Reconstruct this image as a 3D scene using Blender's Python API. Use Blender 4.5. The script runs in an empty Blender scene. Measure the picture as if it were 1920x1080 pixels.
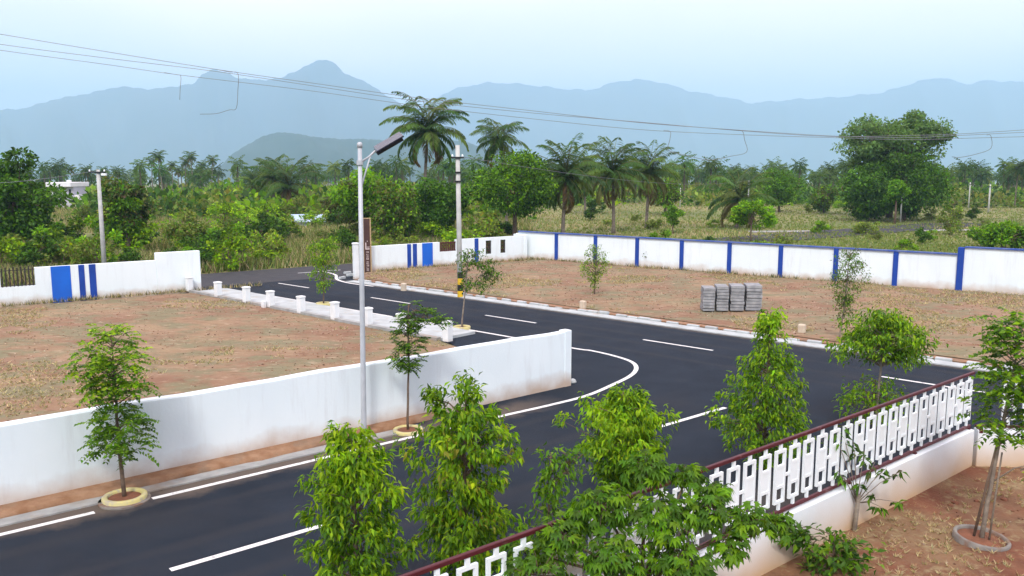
import bpy, math, random
import numpy as np
R = math.radians
sc = bpy.context.scene
col = sc.collection

# ------------------------------------------------------------------ camera
CAM_H, FPX, HORIZON = 6.2, 1600.0, 318.0
PITCH = math.atan((540 - HORIZON) / FPX)
cam = bpy.data.objects.new('camera', bpy.data.cameras.new('camera'))
col.objects.link(cam)
cam.location = (0, 0, CAM_H)
cam.rotation_euler = (R(90) - PITCH, 0, 0)
cam.data.sensor_width = 36.0
cam.data.lens = 36.0 * FPX / 1920.0
cam.data.clip_start, cam.data.clip_end = 0.1, 30000
sc.camera = cam

# ------------------------------------------------------------------ sky and sun (bright overcast)
SUN_EL, SUN_AZ = R(46), R(188)          # azimuth measured from +Y towards +X: behind the camera, to the left
world = bpy.data.worlds.new('World')
sc.world = world
world.use_nodes = True
wn, wl = world.node_tree.nodes, world.node_tree.links
wn.clear()
wo = wn.new('ShaderNodeOutputWorld')
bg = wn.new('ShaderNodeBackground')
sky = wn.new('ShaderNodeTexSky')
sky.sky_type = 'NISHITA'
sky.sun_disc = False
sky.sun_elevation, sky.sun_rotation = SUN_EL, SUN_AZ
sky.air_density, sky.dust_density, sky.ozone_density = 1.0, 2.5, 1.5
veil = wn.new('ShaderNodeMix'); veil.data_type = 'RGBA'
wtc = wn.new('ShaderNodeTexCoord')
wmp = wn.new('ShaderNodeMapping'); wmp.inputs['Scale'].default_value = (1.2, 1.2, 4.0)
wno = wn.new('ShaderNodeTexNoise'); wno.inputs['Scale'].default_value = 1.6; wno.inputs['Detail'].default_value = 4
wmr = wn.new('ShaderNodeMapRange')
wmr.inputs[1].default_value, wmr.inputs[2].default_value = 0.3, 0.7
wmr.inputs[3].default_value, wmr.inputs[4].default_value = 0.64, 0.95
wl.new(wtc.outputs['Generated'], wmp.inputs[0]); wl.new(wmp.outputs[0], wno.inputs['Vector'])
wl.new(wno.outputs['Fac'], wmr.inputs[0]); wl.new(wmr.outputs[0], veil.inputs[0])
wl.new(sky.outputs[0], veil.inputs[6])
veil.inputs[7].default_value = (16.2, 12.9, 13.3, 1)     # thin bright cloud sheet
wl.new(veil.outputs[2], bg.inputs[0])
bg.inputs[1].default_value = 0.10
wl.new(bg.outputs[0], wo.inputs[0])

sun = bpy.data.objects.new('sun', bpy.data.lights.new('sun', 'SUN'))
col.objects.link(sun)
sun.data.energy, sun.data.angle, sun.data.color = 2.2, R(11), (1.0, 0.97, 0.93)
sun.rotation_euler = (R(90) - SUN_EL, 0, -SUN_AZ + R(180))
sun.location = (0, 0, 60)

vs = sc.view_settings
vs.view_transform, vs.look, vs.exposure, vs.gamma = 'Standard', 'None', 0.62, 1.0
sc.cycles.use_denoising = True
sc.cycles.max_bounces, sc.cycles.diffuse_bounces, sc.cycles.glossy_bounces = 6, 3, 2
sc.cycles.transmission_bounces, sc.cycles.transparent_max_bounces, sc.cycles.volume_bounces = 3, 4, 3
sc.cycles.caustics_reflective = sc.cycles.caustics_refractive = False

# ------------------------------------------------------------------ survey helpers (plan positions on site, metres)
_c, _s = math.cos(PITCH), math.sin(PITCH)
def G(x, y, z=0.0):
    dx, dy = (x - 960) / FPX, -(y - 540) / FPX
    t = (z - CAM_H) / (-_s + dy * _c)
    return (dx * t, (_c + dy * _s) * t)
def ZA(Y, y):                                     # height seen at image row y, at depth Y
    dy = -(y - 540) / FPX
    return CAM_H + Y * (-_s + dy * _c) / (_c + dy * _s)
def XA(Y, x, y):
    dy = -(y - 540) / FPX
    return (x - 960) / FPX * Y / (_c + dy * _s)
EA = R(40)
E0 = np.array((-8.77, 13.90)); EU = np.array((math.cos(EA), math.sin(EA))); EN = np.array((-EU[1], EU[0]))
MA = R(-41.7)
M0 = np.array((-12.87, 46.61)); MU = np.array((math.cos(MA), math.sin(MA))); MN = np.array((-MU[1], MU[0]))
def NR(s, o): p = E0 + EU * s + EN * o; return (float(p[0]), float(p[1]))     # street in front: along, across
def MR(s, o): p = M0 + MU * s + MN * o; return (float(p[0]), float(p[1]))     # entrance road: along, across
def toM(p): d = np.array(p[:2]) - M0; return float(d @ MU), float(d @ MN)
def toN(p): d = np.array(p[:2]) - E0; return float(d @ EU), float(d @ EN)
def terr(x, y):
    d = math.hypot(x, y)
    return -0.06 if d < 140 else -0.06 - min((d - 140) * 0.013, 45)

# ------------------------------------------------------------------ materials
MATS = {}
def nmat(name, c1, c2=None, scale=3.0, rough=0.85, bump=0.0, bscale=40, c3=None, s3=0.4, spec=0.3, metal=0.0, detail=6, f3=(0.5, 0.65), hue=0.0):
    m = bpy.data.materials.new(name); m.use_nodes = True
    nt = m.node_tree; N, L = nt.nodes, nt.links
    b = N['Principled BSDF']
    b.inputs['Roughness'].default_value = rough
    b.inputs['Metallic'].default_value = metal
    b.inputs['Specular IOR Level'].default_value = spec
    tc = N.new('ShaderNodeTexCoord')
    geo = N.new('ShaderNodeNewGeometry')
    pos = geo.outputs['Position']
    if c2 is None: c2 = tuple(v * 0.85 for v in c1)
    n1 = N.new('ShaderNodeTexNoise'); n1.inputs['Scale'].default_value = scale; n1.inputs['Detail'].default_value = detail
    L.new(pos, n1.inputs['Vector'])
    r1 = N.new('ShaderNodeMapRange'); r1.inputs[1].default_value, r1.inputs[2].default_value = 0.35, 0.65
    L.new(n1.outputs['Fac'], r1.inputs[0])
    mx = N.new('ShaderNodeMix'); mx.data_type = 'RGBA'
    mx.inputs[6].default_value = (*c1, 1); mx.inputs[7].default_value = (*c2, 1)
    L.new(r1.outputs[0], mx.inputs[0])
    out = mx.outputs[2]
    if c3 is not None:
        n3 = N.new('ShaderNodeTexNoise'); n3.inputs['Scale'].default_value = s3; n3.inputs['Detail'].default_value = 8
        n3.inputs['Roughness'].default_value = 0.65
        L.new(pos, n3.inputs['Vector'])
        r3 = N.new('ShaderNodeMapRange'); r3.inputs[1].default_value, r3.inputs[2].default_value = f3
        L.new(n3.outputs['Fac'], r3.inputs[0])
        m3 = N.new('ShaderNodeMix'); m3.data_type = 'RGBA'
        L.new(r3.outputs[0], m3.inputs[0]); L.new(out, m3.inputs[6]); m3.inputs[7].default_value = (*c3, 1)
        out = m3.outputs[2]
    L.new(out, b.inputs['Base Color'])
    if bump:
        nb = N.new('ShaderNodeTexNoise'); nb.inputs['Scale'].default_value = bscale; nb.inputs['Detail'].default_value = 5
        L.new(pos, nb.inputs['Vector'])
        bp = N.new('ShaderNodeBump'); bp.inputs['Strength'].default_value = bump; bp.inputs['Distance'].default_value = 0.02
        L.new(nb.outputs['Fac'], bp.inputs['Height']); L.new(bp.outputs[0], b.inputs['Normal'])
    m['out'] = 1
    MATS[name] = m
    return m
def mix_in(m, colour, fac_socket):                 # put one more colour over a material's base colour
    N, L = m.node_tree.nodes, m.node_tree.links
    b = N['Principled BSDF']; old = b.inputs['Base Color'].links[0].from_socket
    mm = N.new('ShaderNodeMix'); mm.data_type = 'RGBA'
    L.new(fac_socket, mm.inputs[0]); L.new(old, mm.inputs[6]); mm.inputs[7].default_value = (*colour, 1)
    L.new(mm.outputs[2], b.inputs['Base Color'])
def stained(m, colour, z0, z1, amount=1.0, nscale=1.3, wob=0.5):   # soil splashed up the foot of a wall
    N, L = m.node_tree.nodes, m.node_tree.links
    geo = N.new('ShaderNodeNewGeometry'); sp = N.new('ShaderNodeSeparateXYZ'); L.new(geo.outputs['Position'], sp.inputs[0])
    no = N.new('ShaderNodeTexNoise'); no.inputs['Scale'].default_value = nscale; no.inputs['Detail'].default_value = 7
    L.new(geo.outputs['Position'], no.inputs['Vector'])
    ma = N.new('ShaderNodeMath'); ma.operation = 'MULTIPLY_ADD'
    L.new(no.outputs['Fac'], ma.inputs[0]); ma.inputs[1].default_value = -wob * 2; L.new(sp.outputs[2], ma.inputs[2])
    ad = N.new('ShaderNodeMath'); ad.operation = 'ADD'; L.new(ma.outputs[0], ad.inputs[0]); ad.inputs[1].default_value = wob
    mr = N.new('ShaderNodeMapRange'); mr.inputs[1].default_value, mr.inputs[2].default_value = z0, z1
    mr.inputs[3].default_value, mr.inputs[4].default_value = amount, 0.0
    L.new(ad.outputs[0], mr.inputs[0])
    mix_in(m, colour, mr.outputs[0])
def streaks(m, colour, amount=0.35):              # weathering runs down a wall
    N, L = m.node_tree.nodes, m.node_tree.links
    geo = N.new('ShaderNodeNewGeometry'); mp = N.new('ShaderNodeMapping'); mp.inputs['Scale'].default_value = (3.0, 3.0, 0.35)
    L.new(geo.outputs['Position'], mp.inputs[0])
    no = N.new('ShaderNodeTexNoise'); no.inputs['Scale'].default_value = 1.0; no.inputs['Detail'].default_value = 8; no.inputs['Roughness'].default_value = 0.7
    L.new(mp.outputs[0], no.inputs['Vector'])
    mr = N.new('ShaderNodeMapRange'); mr.inputs[1].default_value, mr.inputs[2].default_value = 0.52, 0.75
    mr.inputs[3].default_value, mr.inputs[4].default_value = 0.0, amount
    L.new(no.outputs['Fac'], mr.inputs[0])
    mix_in(m, colour, mr.outputs[0])

nmat('asphalt', (0.015, 0.022, 0.033), (0.021, 0.029, 0.042), scale=0.9, rough=0.85, bump=0.7, bscale=110, c3=(0.028, 0.031, 0.038), s3=0.25, f3=(0.50, 0.72), spec=0.12)
patches_later = [('asphalt', (0.075, 0.062, 0.050), 0.35, 0.60, 0.80, (1, 1, 1), 0.5)]
nmat('old_asphalt', (0.034, 0.036, 0.042), (0.050, 0.050, 0.054), scale=1.5, rough=0.85, bump=0.4, bscale=70)
nmat('road_paint', (0.78, 0.78, 0.76), (0.70, 0.70, 0.68), scale=6, rough=0.6, c3=(0.20, 0.20, 0.21), s3=7, f3=(0.55, 0.74))
nmat('white_wall', (0.77, 0.855, 0.88), (0.73, 0.82, 0.85), scale=0.8, rough=0.9, bump=0.15, bscale=14)
streaks(MATS['white_wall'], (0.50, 0.52, 0.53), 0.38)
patches_w = 1
stained(MATS['white_wall'], (0.44, 0.29, 0.18), 0.02, 0.50, 0.8, 1.6, 0.30)
nmat('garden_wall', (0.75, 0.80, 0.82), (0.71, 0.76, 0.78), scale=0.8, rough=0.9, bump=0.12, bscale=14)
stained(MATS['garden_wall'], (0.52, 0.33, 0.16), 0.12, 0.85, 0.9, 0.9, 0.26)
nmat('blue_paint', (0.010, 0.056, 0.34), (0.008, 0.046, 0.28), scale=1.2, rough=0.7, c3=(0.03, 0.09, 0.34), s3=2.5, f3=(0.55, 0.8))
nmat('bright_blue_paint', (0.008, 0.13, 0.62), (0.010, 0.11, 0.54), scale=1.2, rough=0.7)
nmat('coping', (0.025, 0.07, 0.30), (0.10, 0.14, 0.30), scale=1.5, rough=0.85)
nmat('white_trim', (0.76, 0.80, 0.81), (0.69, 0.73, 0.74), scale=2.0, rough=0.7)
stained(MATS['white_trim'], (0.45, 0.30, 0.19), 0.0, 0.22, 0.6, 3, 0.08)
nmat('concrete', (0.36, 0.37, 0.36), (0.27, 0.275, 0.265), scale=3, rough=0.92, bump=0.3, bscale=50, c3=(0.30, 0.24, 0.18), s3=0.8, f3=(0.52, 0.72))
nmat('pale_concrete', (0.47, 0.51, 0.51), (0.37, 0.40, 0.40), scale=1.6, rough=0.92, bump=0.25, bscale=40, c3=(0.38, 0.31, 0.23), s3=0.9, f3=(0.56, 0.74))
nmat('slab_concrete', (0.34, 0.35, 0.36), (0.21, 0.22, 0.23), scale=4, rough=0.92, bump=0.3, bscale=40)
nmat('soil_verge', (0.24, 0.125, 0.065), (0.33, 0.20, 0.12), scale=4, rough=0.98, bump=0.8, bscale=25, c3=(0.22, 0.15, 0.10), s3=1.2)
nmat('red_soil', (0.205, 0.112, 0.066), (0.265, 0.168, 0.104), scale=0.45, rough=0.98, bump=1.0, bscale=12, c3=(0.29, 0.21, 0.12), s3=0.22, f3=(0.44, 0.64), detail=9)
def patches(m, colour, s, lo, hi, stretch=(1, 1, 1), amt=0.8):
    N, L = m.node_tree.nodes, m.node_tree.links
    geo = N.new('ShaderNodeNewGeometry'); mp = N.new('ShaderNodeMapping'); mp.inputs['Scale'].default_value = stretch
    L.new(geo.outputs['Position'], mp.inputs[0])
    no = N.new('ShaderNodeTexNoise'); no.inputs['Scale'].default_value = s; no.inputs['Detail'].default_value = 9; no.inputs['Roughness'].default_value = 0.68
    L.new(mp.outputs[0], no.inputs['Vector'])
    mr = N.new('ShaderNodeMapRange'); mr.inputs[1].default_value, mr.inputs[2].default_value = lo, hi; mr.inputs[4].default_value = amt
    L.new(no.outputs['Fac'], mr.inputs[0]); mix_in(m, colour, mr.outputs[0])
for a_ in patches_later: patches(MATS[a_[0]], *a_[1:])
patches(MATS['red_soil'], (0.175, 0.170, 0.095), 0.50, 0.46, 0.58, (1, 1.5, 1), 0.85)
patches(MATS['red_soil'], (0.40, 0.31, 0.21), 1.8, 0.55, 0.68, (1, 2.0, 1), 0.75)
patches(MATS['red_soil'], (0.15, 0.075, 0.042), 2.2, 0.54, 0.66, (1, 1.5, 1), 0.7)
nmat('garden_soil', (0.14, 0.052, 0.028), (0.21, 0.09, 0.048), scale=1.2, rough=0.98, bump=1.0, bscale=18, c3=(0.22, 0.145, 0.075), s3=0.55, f3=(0.42, 0.6), detail=9)
patches(MATS['garden_soil'], (0.13, 0.05, 0.028), 2.2, 0.50, 0.64, (1, 1, 1), 0.85)
patches(MATS['garden_soil'], (0.30, 0.25, 0.13), 3.4, 0.54, 0.66, (1, 1, 1), 0.7)
nmat('field', (0.17, 0.19, 0.06), (0.25, 0.22, 0.10), scale=0.12, rough=1.0, bump=0.8, bscale=3, c3=(0.09, 0.13, 0.035), s3=0.045, f3=(0.45, 0.62), detail=10)
patches(MATS['field'], (0.30, 0.20, 0.13), 0.09, 0.54, 0.68, (1, 1, 1), 0.7)
nmat('hill_cover', (0.012, 0.040, 0.024), (0.022, 0.050, 0.030), scale=0.012, rough=1.0, detail=10)
nmat('mountain_cover', (0.020, 0.034, 0.024), (0.040, 0.046, 0.032), scale=0.004, rough=1.0, detail=10)
nmat('galvanised', (0.50, 0.53, 0.56), (0.43, 0.46, 0.49), scale=4, rough=0.5, metal=0.1)
nmat('dark_steel', (0.014, 0.015, 0.018), (0.02, 0.021, 0.024), scale=6, rough=0.5)
nmat('solar_cell', (0.012, 0.016, 0.030), (0.018, 0.022, 0.040), scale=8, rough=0.2, spec=0.5)
nmat('lamp_lens', (0.55, 0.55, 0.50), (0.5, 0.5, 0.46), scale=8, rough=0.3)
nmat('pole_concrete', (0.52, 0.53, 0.50), (0.42, 0.43, 0.41), scale=2.5, rough=0.9, bump=0.2, bscale=30)
nmat('yellow_paint', (0.70, 0.46, 0.02), (0.62, 0.40, 0.03), scale=4, rough=0.6)
nmat('black_paint', (0.012, 0.011, 0.011), (0.02, 0.018, 0.018), scale=4, rough=0.6)
nmat('pale_yellow', (0.58, 0.52, 0.20), (0.50, 0.46, 0.24), scale=5, rough=0.8, c3=(0.40, 0.36, 0.28), s3=6)
nmat('maroon_paint', (0.085, 0.012, 0.018), (0.065, 0.010, 0.014), scale=4, rough=0.45, c3=(0.22, 0.12, 0.12), s3=3, f3=(0.6, 0.8))
nmat('fence_white', (0.80, 0.86, 0.88), (0.77, 0.83, 0.85), scale=5, rough=0.6)
nmat('brown_board', (0.075, 0.038, 0.032), (0.060, 0.030, 0.026), scale=3, rough=0.7)
nmat('tan_frame', (0.40, 0.29, 0.16), (0.34, 0.24, 0.13), scale=3, rough=0.8)
nmat('sign_letter', (0.60, 0.50, 0.48), (0.55, 0.46, 0.44), scale=5, rough=0.7)
nmat('dark_red_grille', (0.085, 0.020, 0.018), (0.06, 0.015, 0.014), scale=5, rough=0.6)
nmat('iron_grille', (0.030, 0.026, 0.024), (0.045, 0.035, 0.03), scale=5, rough=0.6)
nmat('wire', (0.16, 0.17, 0.19), (0.20, 0.21, 0.22), scale=5, rough=0.6)
nmat('bark', (0.17, 0.12, 0.085), (0.10, 0.07, 0.05), scale=9, rough=0.95, bump=0.6, bscale=30)
nmat('pale_bark', (0.26, 0.22, 0.17), (0.17, 0.14, 0.11), scale=9, rough=0.95, bump=0.6, bscale=30)
nmat('palm_bark', (0.20, 0.17, 0.14), (0.12, 0.10, 0.08), scale=5, rough=0.95, bump=0.7, bscale=14)
nmat('house_white', (0.76, 0.77, 0.78), (0.70, 0.70, 0.72), scale=1, rough=0.9)
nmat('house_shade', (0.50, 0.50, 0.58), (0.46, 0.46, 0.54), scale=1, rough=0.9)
nmat('dark_window', (0.02, 0.022, 0.03), (0.03, 0.03, 0.04), scale=2, rough=0.25, spec=0.5)
nmat('shed_blue', (0.40, 0.52, 0.66), (0.34, 0.46, 0.60), scale=1, rough=0.6)
nmat('ring_concrete', (0.25, 0.235, 0.21), (0.17, 0.155, 0.14), scale=5, rough=0.95, bump=0.3, bscale=40, c3=(0.20, 0.12, 0.08), s3=4)
nmat('marker_stone', (0.60, 0.52, 0.40), (0.50, 0.42, 0.32), scale=5, rough=0.9)
nmat('clod', (0.22, 0.09, 0.05), (0.16, 0.07, 0.04), scale=8, rough=1.0, bump=0.8, bscale=20)

def leaf_mat(name, trans=0.28, rough=0.5, var=0.18):
    m = bpy.data.materials.new(name); m.use_nodes = True
    N, L = m.node_tree.nodes, m.node_tree.links
    b = N['Principled BSDF']; o = N['Material Output']
    at = N.new('ShaderNodeAttribute'); at.attribute_name = 'tint'
    oi = N.new('ShaderNodeObjectInfo')
    hs = N.new('ShaderNodeHueSaturation')
    r = N.new('ShaderNodeMapRange'); r.inputs[3].default_value, r.inputs[4].default_value = 1 - var, 1 + var
    L.new(oi.outputs['Random'], r.inputs[0]); L.new(r.outputs[0], hs.inputs['Value']); L.new(at.outputs['Color'], hs.inputs['Color'])
    b.inputs['Roughness'].default_value = rough
    b.inputs['Specular IOR Level'].default_value = 0.2
    L.new(hs.outputs[0], b.inputs['Base Color'])
    t = N.new('ShaderNodeBsdfTranslucent')
    tm = N.new('ShaderNodeMix'); tm.data_type = 'RGBA'; tm.blend_type = 'MULTIPLY'; tm.inputs[0].default_value = 1
    tm.inputs[7].default_value = (1.5, 1.5, 0.6, 1); L.new(hs.outputs[0], tm.inputs[6]); L.new(tm.outputs[2], t.inputs[0])
    mx = N.new('ShaderNodeMixShader'); mx.inputs[0].default_value = trans
    L.new(b.outputs[0], mx.inputs[1]); L.new(t.outputs[0], mx.inputs[2]); L.new(mx.outputs[0], o.inputs[0])
    MATS[name] = m
leaf_mat('leaf', 0.38, 0.5, 0.0)
leaf_mat('leaf_varied', 0.32, 0.6, 0.22)
leaf_mat('dry_blade', 0.2, 0.8, 0.0)

# ------------------------------------------------------------------ mesh helpers
class MB:
    def __init__(s): s.v, s.f = [], []
    def add(s, vs_, fs):
        k = len(s.v); s.v += [tuple(map(float, q)) for q in vs_]; s.f += [tuple(i + k for i in f) for f in fs]; return s
    def box(s, x0, x1, y0, y1, z0, z1, top=1.0):
        cx, cy = (x0 + x1) / 2, (y0 + y1) / 2
        t = lambda x, c: c + (x - c) * top
        return s.add([(x0, y0, z0), (x1, y0, z0), (x1, y1, z0), (x0, y1, z0),
                      (t(x0, cx), t(y0, cy), z1), (t(x1, cx), t(y0, cy), z1), (t(x1, cx), t(y1, cy), z1), (t(x0, cx), t(y1, cy), z1)],
                     [(0, 3, 2, 1), (4, 5, 6, 7), (0, 1, 5, 4), (1, 2, 6, 5), (2, 3, 7, 6), (3, 0, 4, 7)])
    def bbox(s, x0, x1, y0, y1, z0, z1, b=0.01):      # box with chamfered top and vertical edges
        p = lambda z, i: [(x0 + b + i, y0 + i, z), (x1 - b - i, y0 + i, z), (x1 - i, y0 + b + i, z), (x1 - i, y1 - b - i, z),
                          (x1 - b - i, y1 - i, z), (x0 + b + i, y1 - i, z), (x0 + i, y1 - b - i, z), (x0 + i, y0 + b + i, z)]
        V = p(z0, 0) + p(z1 - b, 0) + p(z1, b)
        F = [tuple(reversed(range(8))), tuple(range(16, 24))]
        for r in (0, 8):
            for i in range(8): F.append((r + i, r + (i + 1) % 8, r + 8 + (i + 1) % 8, r + 8 + i))
        return s.add(V, F)
    def tube(s, pts, rad, n=6, cap=True):
        P = [np.array(p, float) for p in pts]
        if not hasattr(rad, '__len__'): rad = [rad] * len(P)
        rings = []; ref = None
        for i, p in enumerate(P):
            d = P[min(i + 1, len(P) - 1)] - P[max(i - 1, 0)]
            d = d / (np.linalg.norm(d) + 1e-9)
            if ref is None: ref = np.array((1.0, 0, 0)) if abs(d[0]) < 0.8 else np.array((0, 1.0, 0))
            a = np.cross(d, ref); a /= np.linalg.norm(a) + 1e-9
            b = np.cross(d, a); ref = np.cross(a, d) * 1.0
            ref = b if False else ref
            rings.append([tuple(p + rad[i] * (math.cos(2 * math.pi * k / n) * a + math.sin(2 * math.pi * k / n) * b)) for k in range(n)])
        V = [q for r in rings for q in r]; F = []
        for i in range(len(P) - 1):
            for k in range(n):
                F.append((i * n + k, i * n + (k + 1) % n, (i + 1) * n + (k + 1) % n, (i + 1) * n + k))
        if cap: F += [tuple(range(n))[::-1], tuple(range((len(P) - 1) * n, len(P) * n))]
        return s.add(V, F)
    def ring(s, r0, r1, z0, z1, n=28):                # a round kerb with a rounded lip
        prof = [(r1, z0), (r1, z1 - 0.015), (r1 - 0.015, z1), (r0 + 0.015, z1), (r0, z1 - 0.015), (r0, z0)]
        V, F = [], []
        for k in range(n):
            a = 2 * math.pi * k / n
            V += [(r * math.cos(a), r * math.sin(a), z) for r, z in prof]
        m = len(prof)
        for k in range(n):
            for j in range(m - 1):
                F.append((k * m + j, ((k + 1) % n) * m + j, ((k + 1) % n) * m + j + 1, k * m + j + 1))
        return s.add(V, F)
    def poly(s, pts, z): return s.add([(p[0], p[1], z) for p in pts], [tuple(range(len(pts)))])
    def prism(s, pts, z0, z1):
        n = len(pts)
        return s.add([(p[0], p[1], z0) for p in pts] + [(p[0], p[1], z1) for p in pts],
                     [tuple(range(n))[::-1], tuple(range(n, 2 * n))] + [(i, (i + 1) % n, n + (i + 1) % n, n + i) for i in range(n)])
    def mesh(s, name, smooth=False):
        me = bpy.data.meshes.new(name); me.from_pydata(s.v, [], s.f); me.update()
        if smooth: me.polygons.foreach_set('use_smooth', [True] * len(me.polygons))
        return me
def obj(name, data, mat, parent=None, loc=(0, 0, 0), rz=0.0, smooth=False, rot=None):
    if isinstance(data, MB): data = data.mesh(name, smooth)
    if mat and not data.materials: data.materials.append(MATS[mat])
    o = bpy.data.objects.new(name, data); col.objects.link(o)
    o.location = loc; o.rotation_euler = rot if rot else (0, 0, rz); o.parent = parent
    return o
def tag(o, label=None, cat=None, group=None, kind=None):
    for k, v in (('label', label), ('category', cat), ('group', group), ('kind', kind)):
        if v: o[k] = v
    return o
def empty(name, loc, rz=0.0, label=None, cat=None, group=None):
    o = bpy.data.objects.new(name, None); col.objects.link(o)
    o.location = loc; o.rotation_euler = (0, 0, rz); o.empty_display_size = 0.2
    return tag(o, label, cat, group)
def np_mesh(name, V, F, tint=None, smooth=False):
    V = np.asarray(V, np.float32); F = np.asarray(F, np.int32); m, k = F.shape
    me = bpy.data.meshes.new(name)
    me.vertices.add(len(V)); me.vertices.foreach_set('co', V.ravel())
    me.loops.add(m * k); me.loops.foreach_set('vertex_index', F.ravel())
    me.polygons.add(m); me.polygons.foreach_set('loop_start', np.arange(0, m * k, k, dtype=np.int32))
    if smooth: me.polygons.foreach_set('use_smooth', np.ones(m, bool))
    me.update(calc_edges=True)
    if tint is not None:
        a = me.attributes.new('tint', 'FLOAT_COLOR', 'POINT')
        c = np.ones((len(V), 4), np.float32); c[:, :3] = tint
        a.data.foreach_set('color', c.ravel())
    return me
def unit(a): return a / (np.linalg.norm(a, axis=-1, keepdims=True) + 1e-9)

LEAF = np.array([(0, 0, 0), (-0.5, 0.42, 0.10), (0, 0.45, 0.0), (0.5, 0.42, 0.10), (0, 1.0, -0.16)])
LEAF_F = np.array([(0, 2, 1), (1, 2, 4), (0, 3, 2), (3, 4, 2)])
QUAD = np.array([(0, 0, 0), (-0.5, 0.5, 0.05), (0, 1.0, -0.12), (0.5, 0.5, 0.05)])
QUAD_F = np.array([(0, 3, 2, 1)])
def leaf_arrays(P, D, L, W, tint, rng, shape=LEAF, faces=LEAF_F, up=None, roll=0.5):
    n = len(P); D = unit(D)
    U = np.tile((0, 0, 1.0), (n, 1)) if up is None else up
    U = U + rng.normal(0, roll, (n, 3))
    S = unit(np.cross(D, U)); Nn = np.cross(S, D)
    L = np.broadcast_to(L, n)[:, None, None]; W = np.broadcast_to(W, n)[:, None, None]
    sh = shape[None]
    V = P[:, None] + D[:, None] * sh[..., 1:2] * L + S[:, None] * sh[..., 0:1] * W + Nn[:, None] * sh[..., 2:3] * L
    k = len(shape)
    F = (faces[None] + (np.arange(n) * k)[:, None, None]).reshape(-1, faces.shape[1])
    return V.reshape(-1, 3), F, np.repeat(tint, k, axis=0)
def pal(rng, n, colours, jitter=0.15, weights=None):
    c = np.array(colours); i = rng.choice(len(c), n, p=weights)
    return np.clip(c[i] * rng.normal(1, jitter, (n, 1)) * rng.normal(1, 0.05, (n, 3)), 0.004, 0.9)

BRIGHT = [(0.21, 0.37, 0.006), (0.15, 0.30, 0.006), (0.28, 0.43, 0.008), (0.09, 0.20, 0.006)]
MIDGRN = [(0.078, 0.19, 0.009), (0.115, 0.245, 0.010), (0.050, 0.13, 0.009), (0.15, 0.27, 0.011)]
DARKGR = [(0.036, 0.095, 0.010), (0.055, 0.13, 0.012), (0.070, 0.16, 0.013), (0.026, 0.068, 0.009)]
OLIVE  = [(0.070, 0.085, 0.025), (0.10, 0.10, 0.03), (0.055, 0.095, 0.02), (0.12, 0.13, 0.03)]
YELLOW = [(0.26, 0.26, 0.03), (0.30, 0.22, 0.05)]
PALM   = [(0.055, 0.125, 0.022), (0.075, 0.150, 0.026), (0.042, 0.095, 0.022), (0.105, 0.165, 0.028)]

def lump(rng, n=5):
    ph, am, ka, kz = rng.uniform(0, 6.28, n), rng.uniform(0.08, 0.26, n), rng.integers(1, 5, n), rng.uniform(3, 14, n)
    return lambda a, z: 1 + sum(am[i] * np.sin(ka[i] * a + kz[i] * z + ph[i]) for i in range(n))

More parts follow.
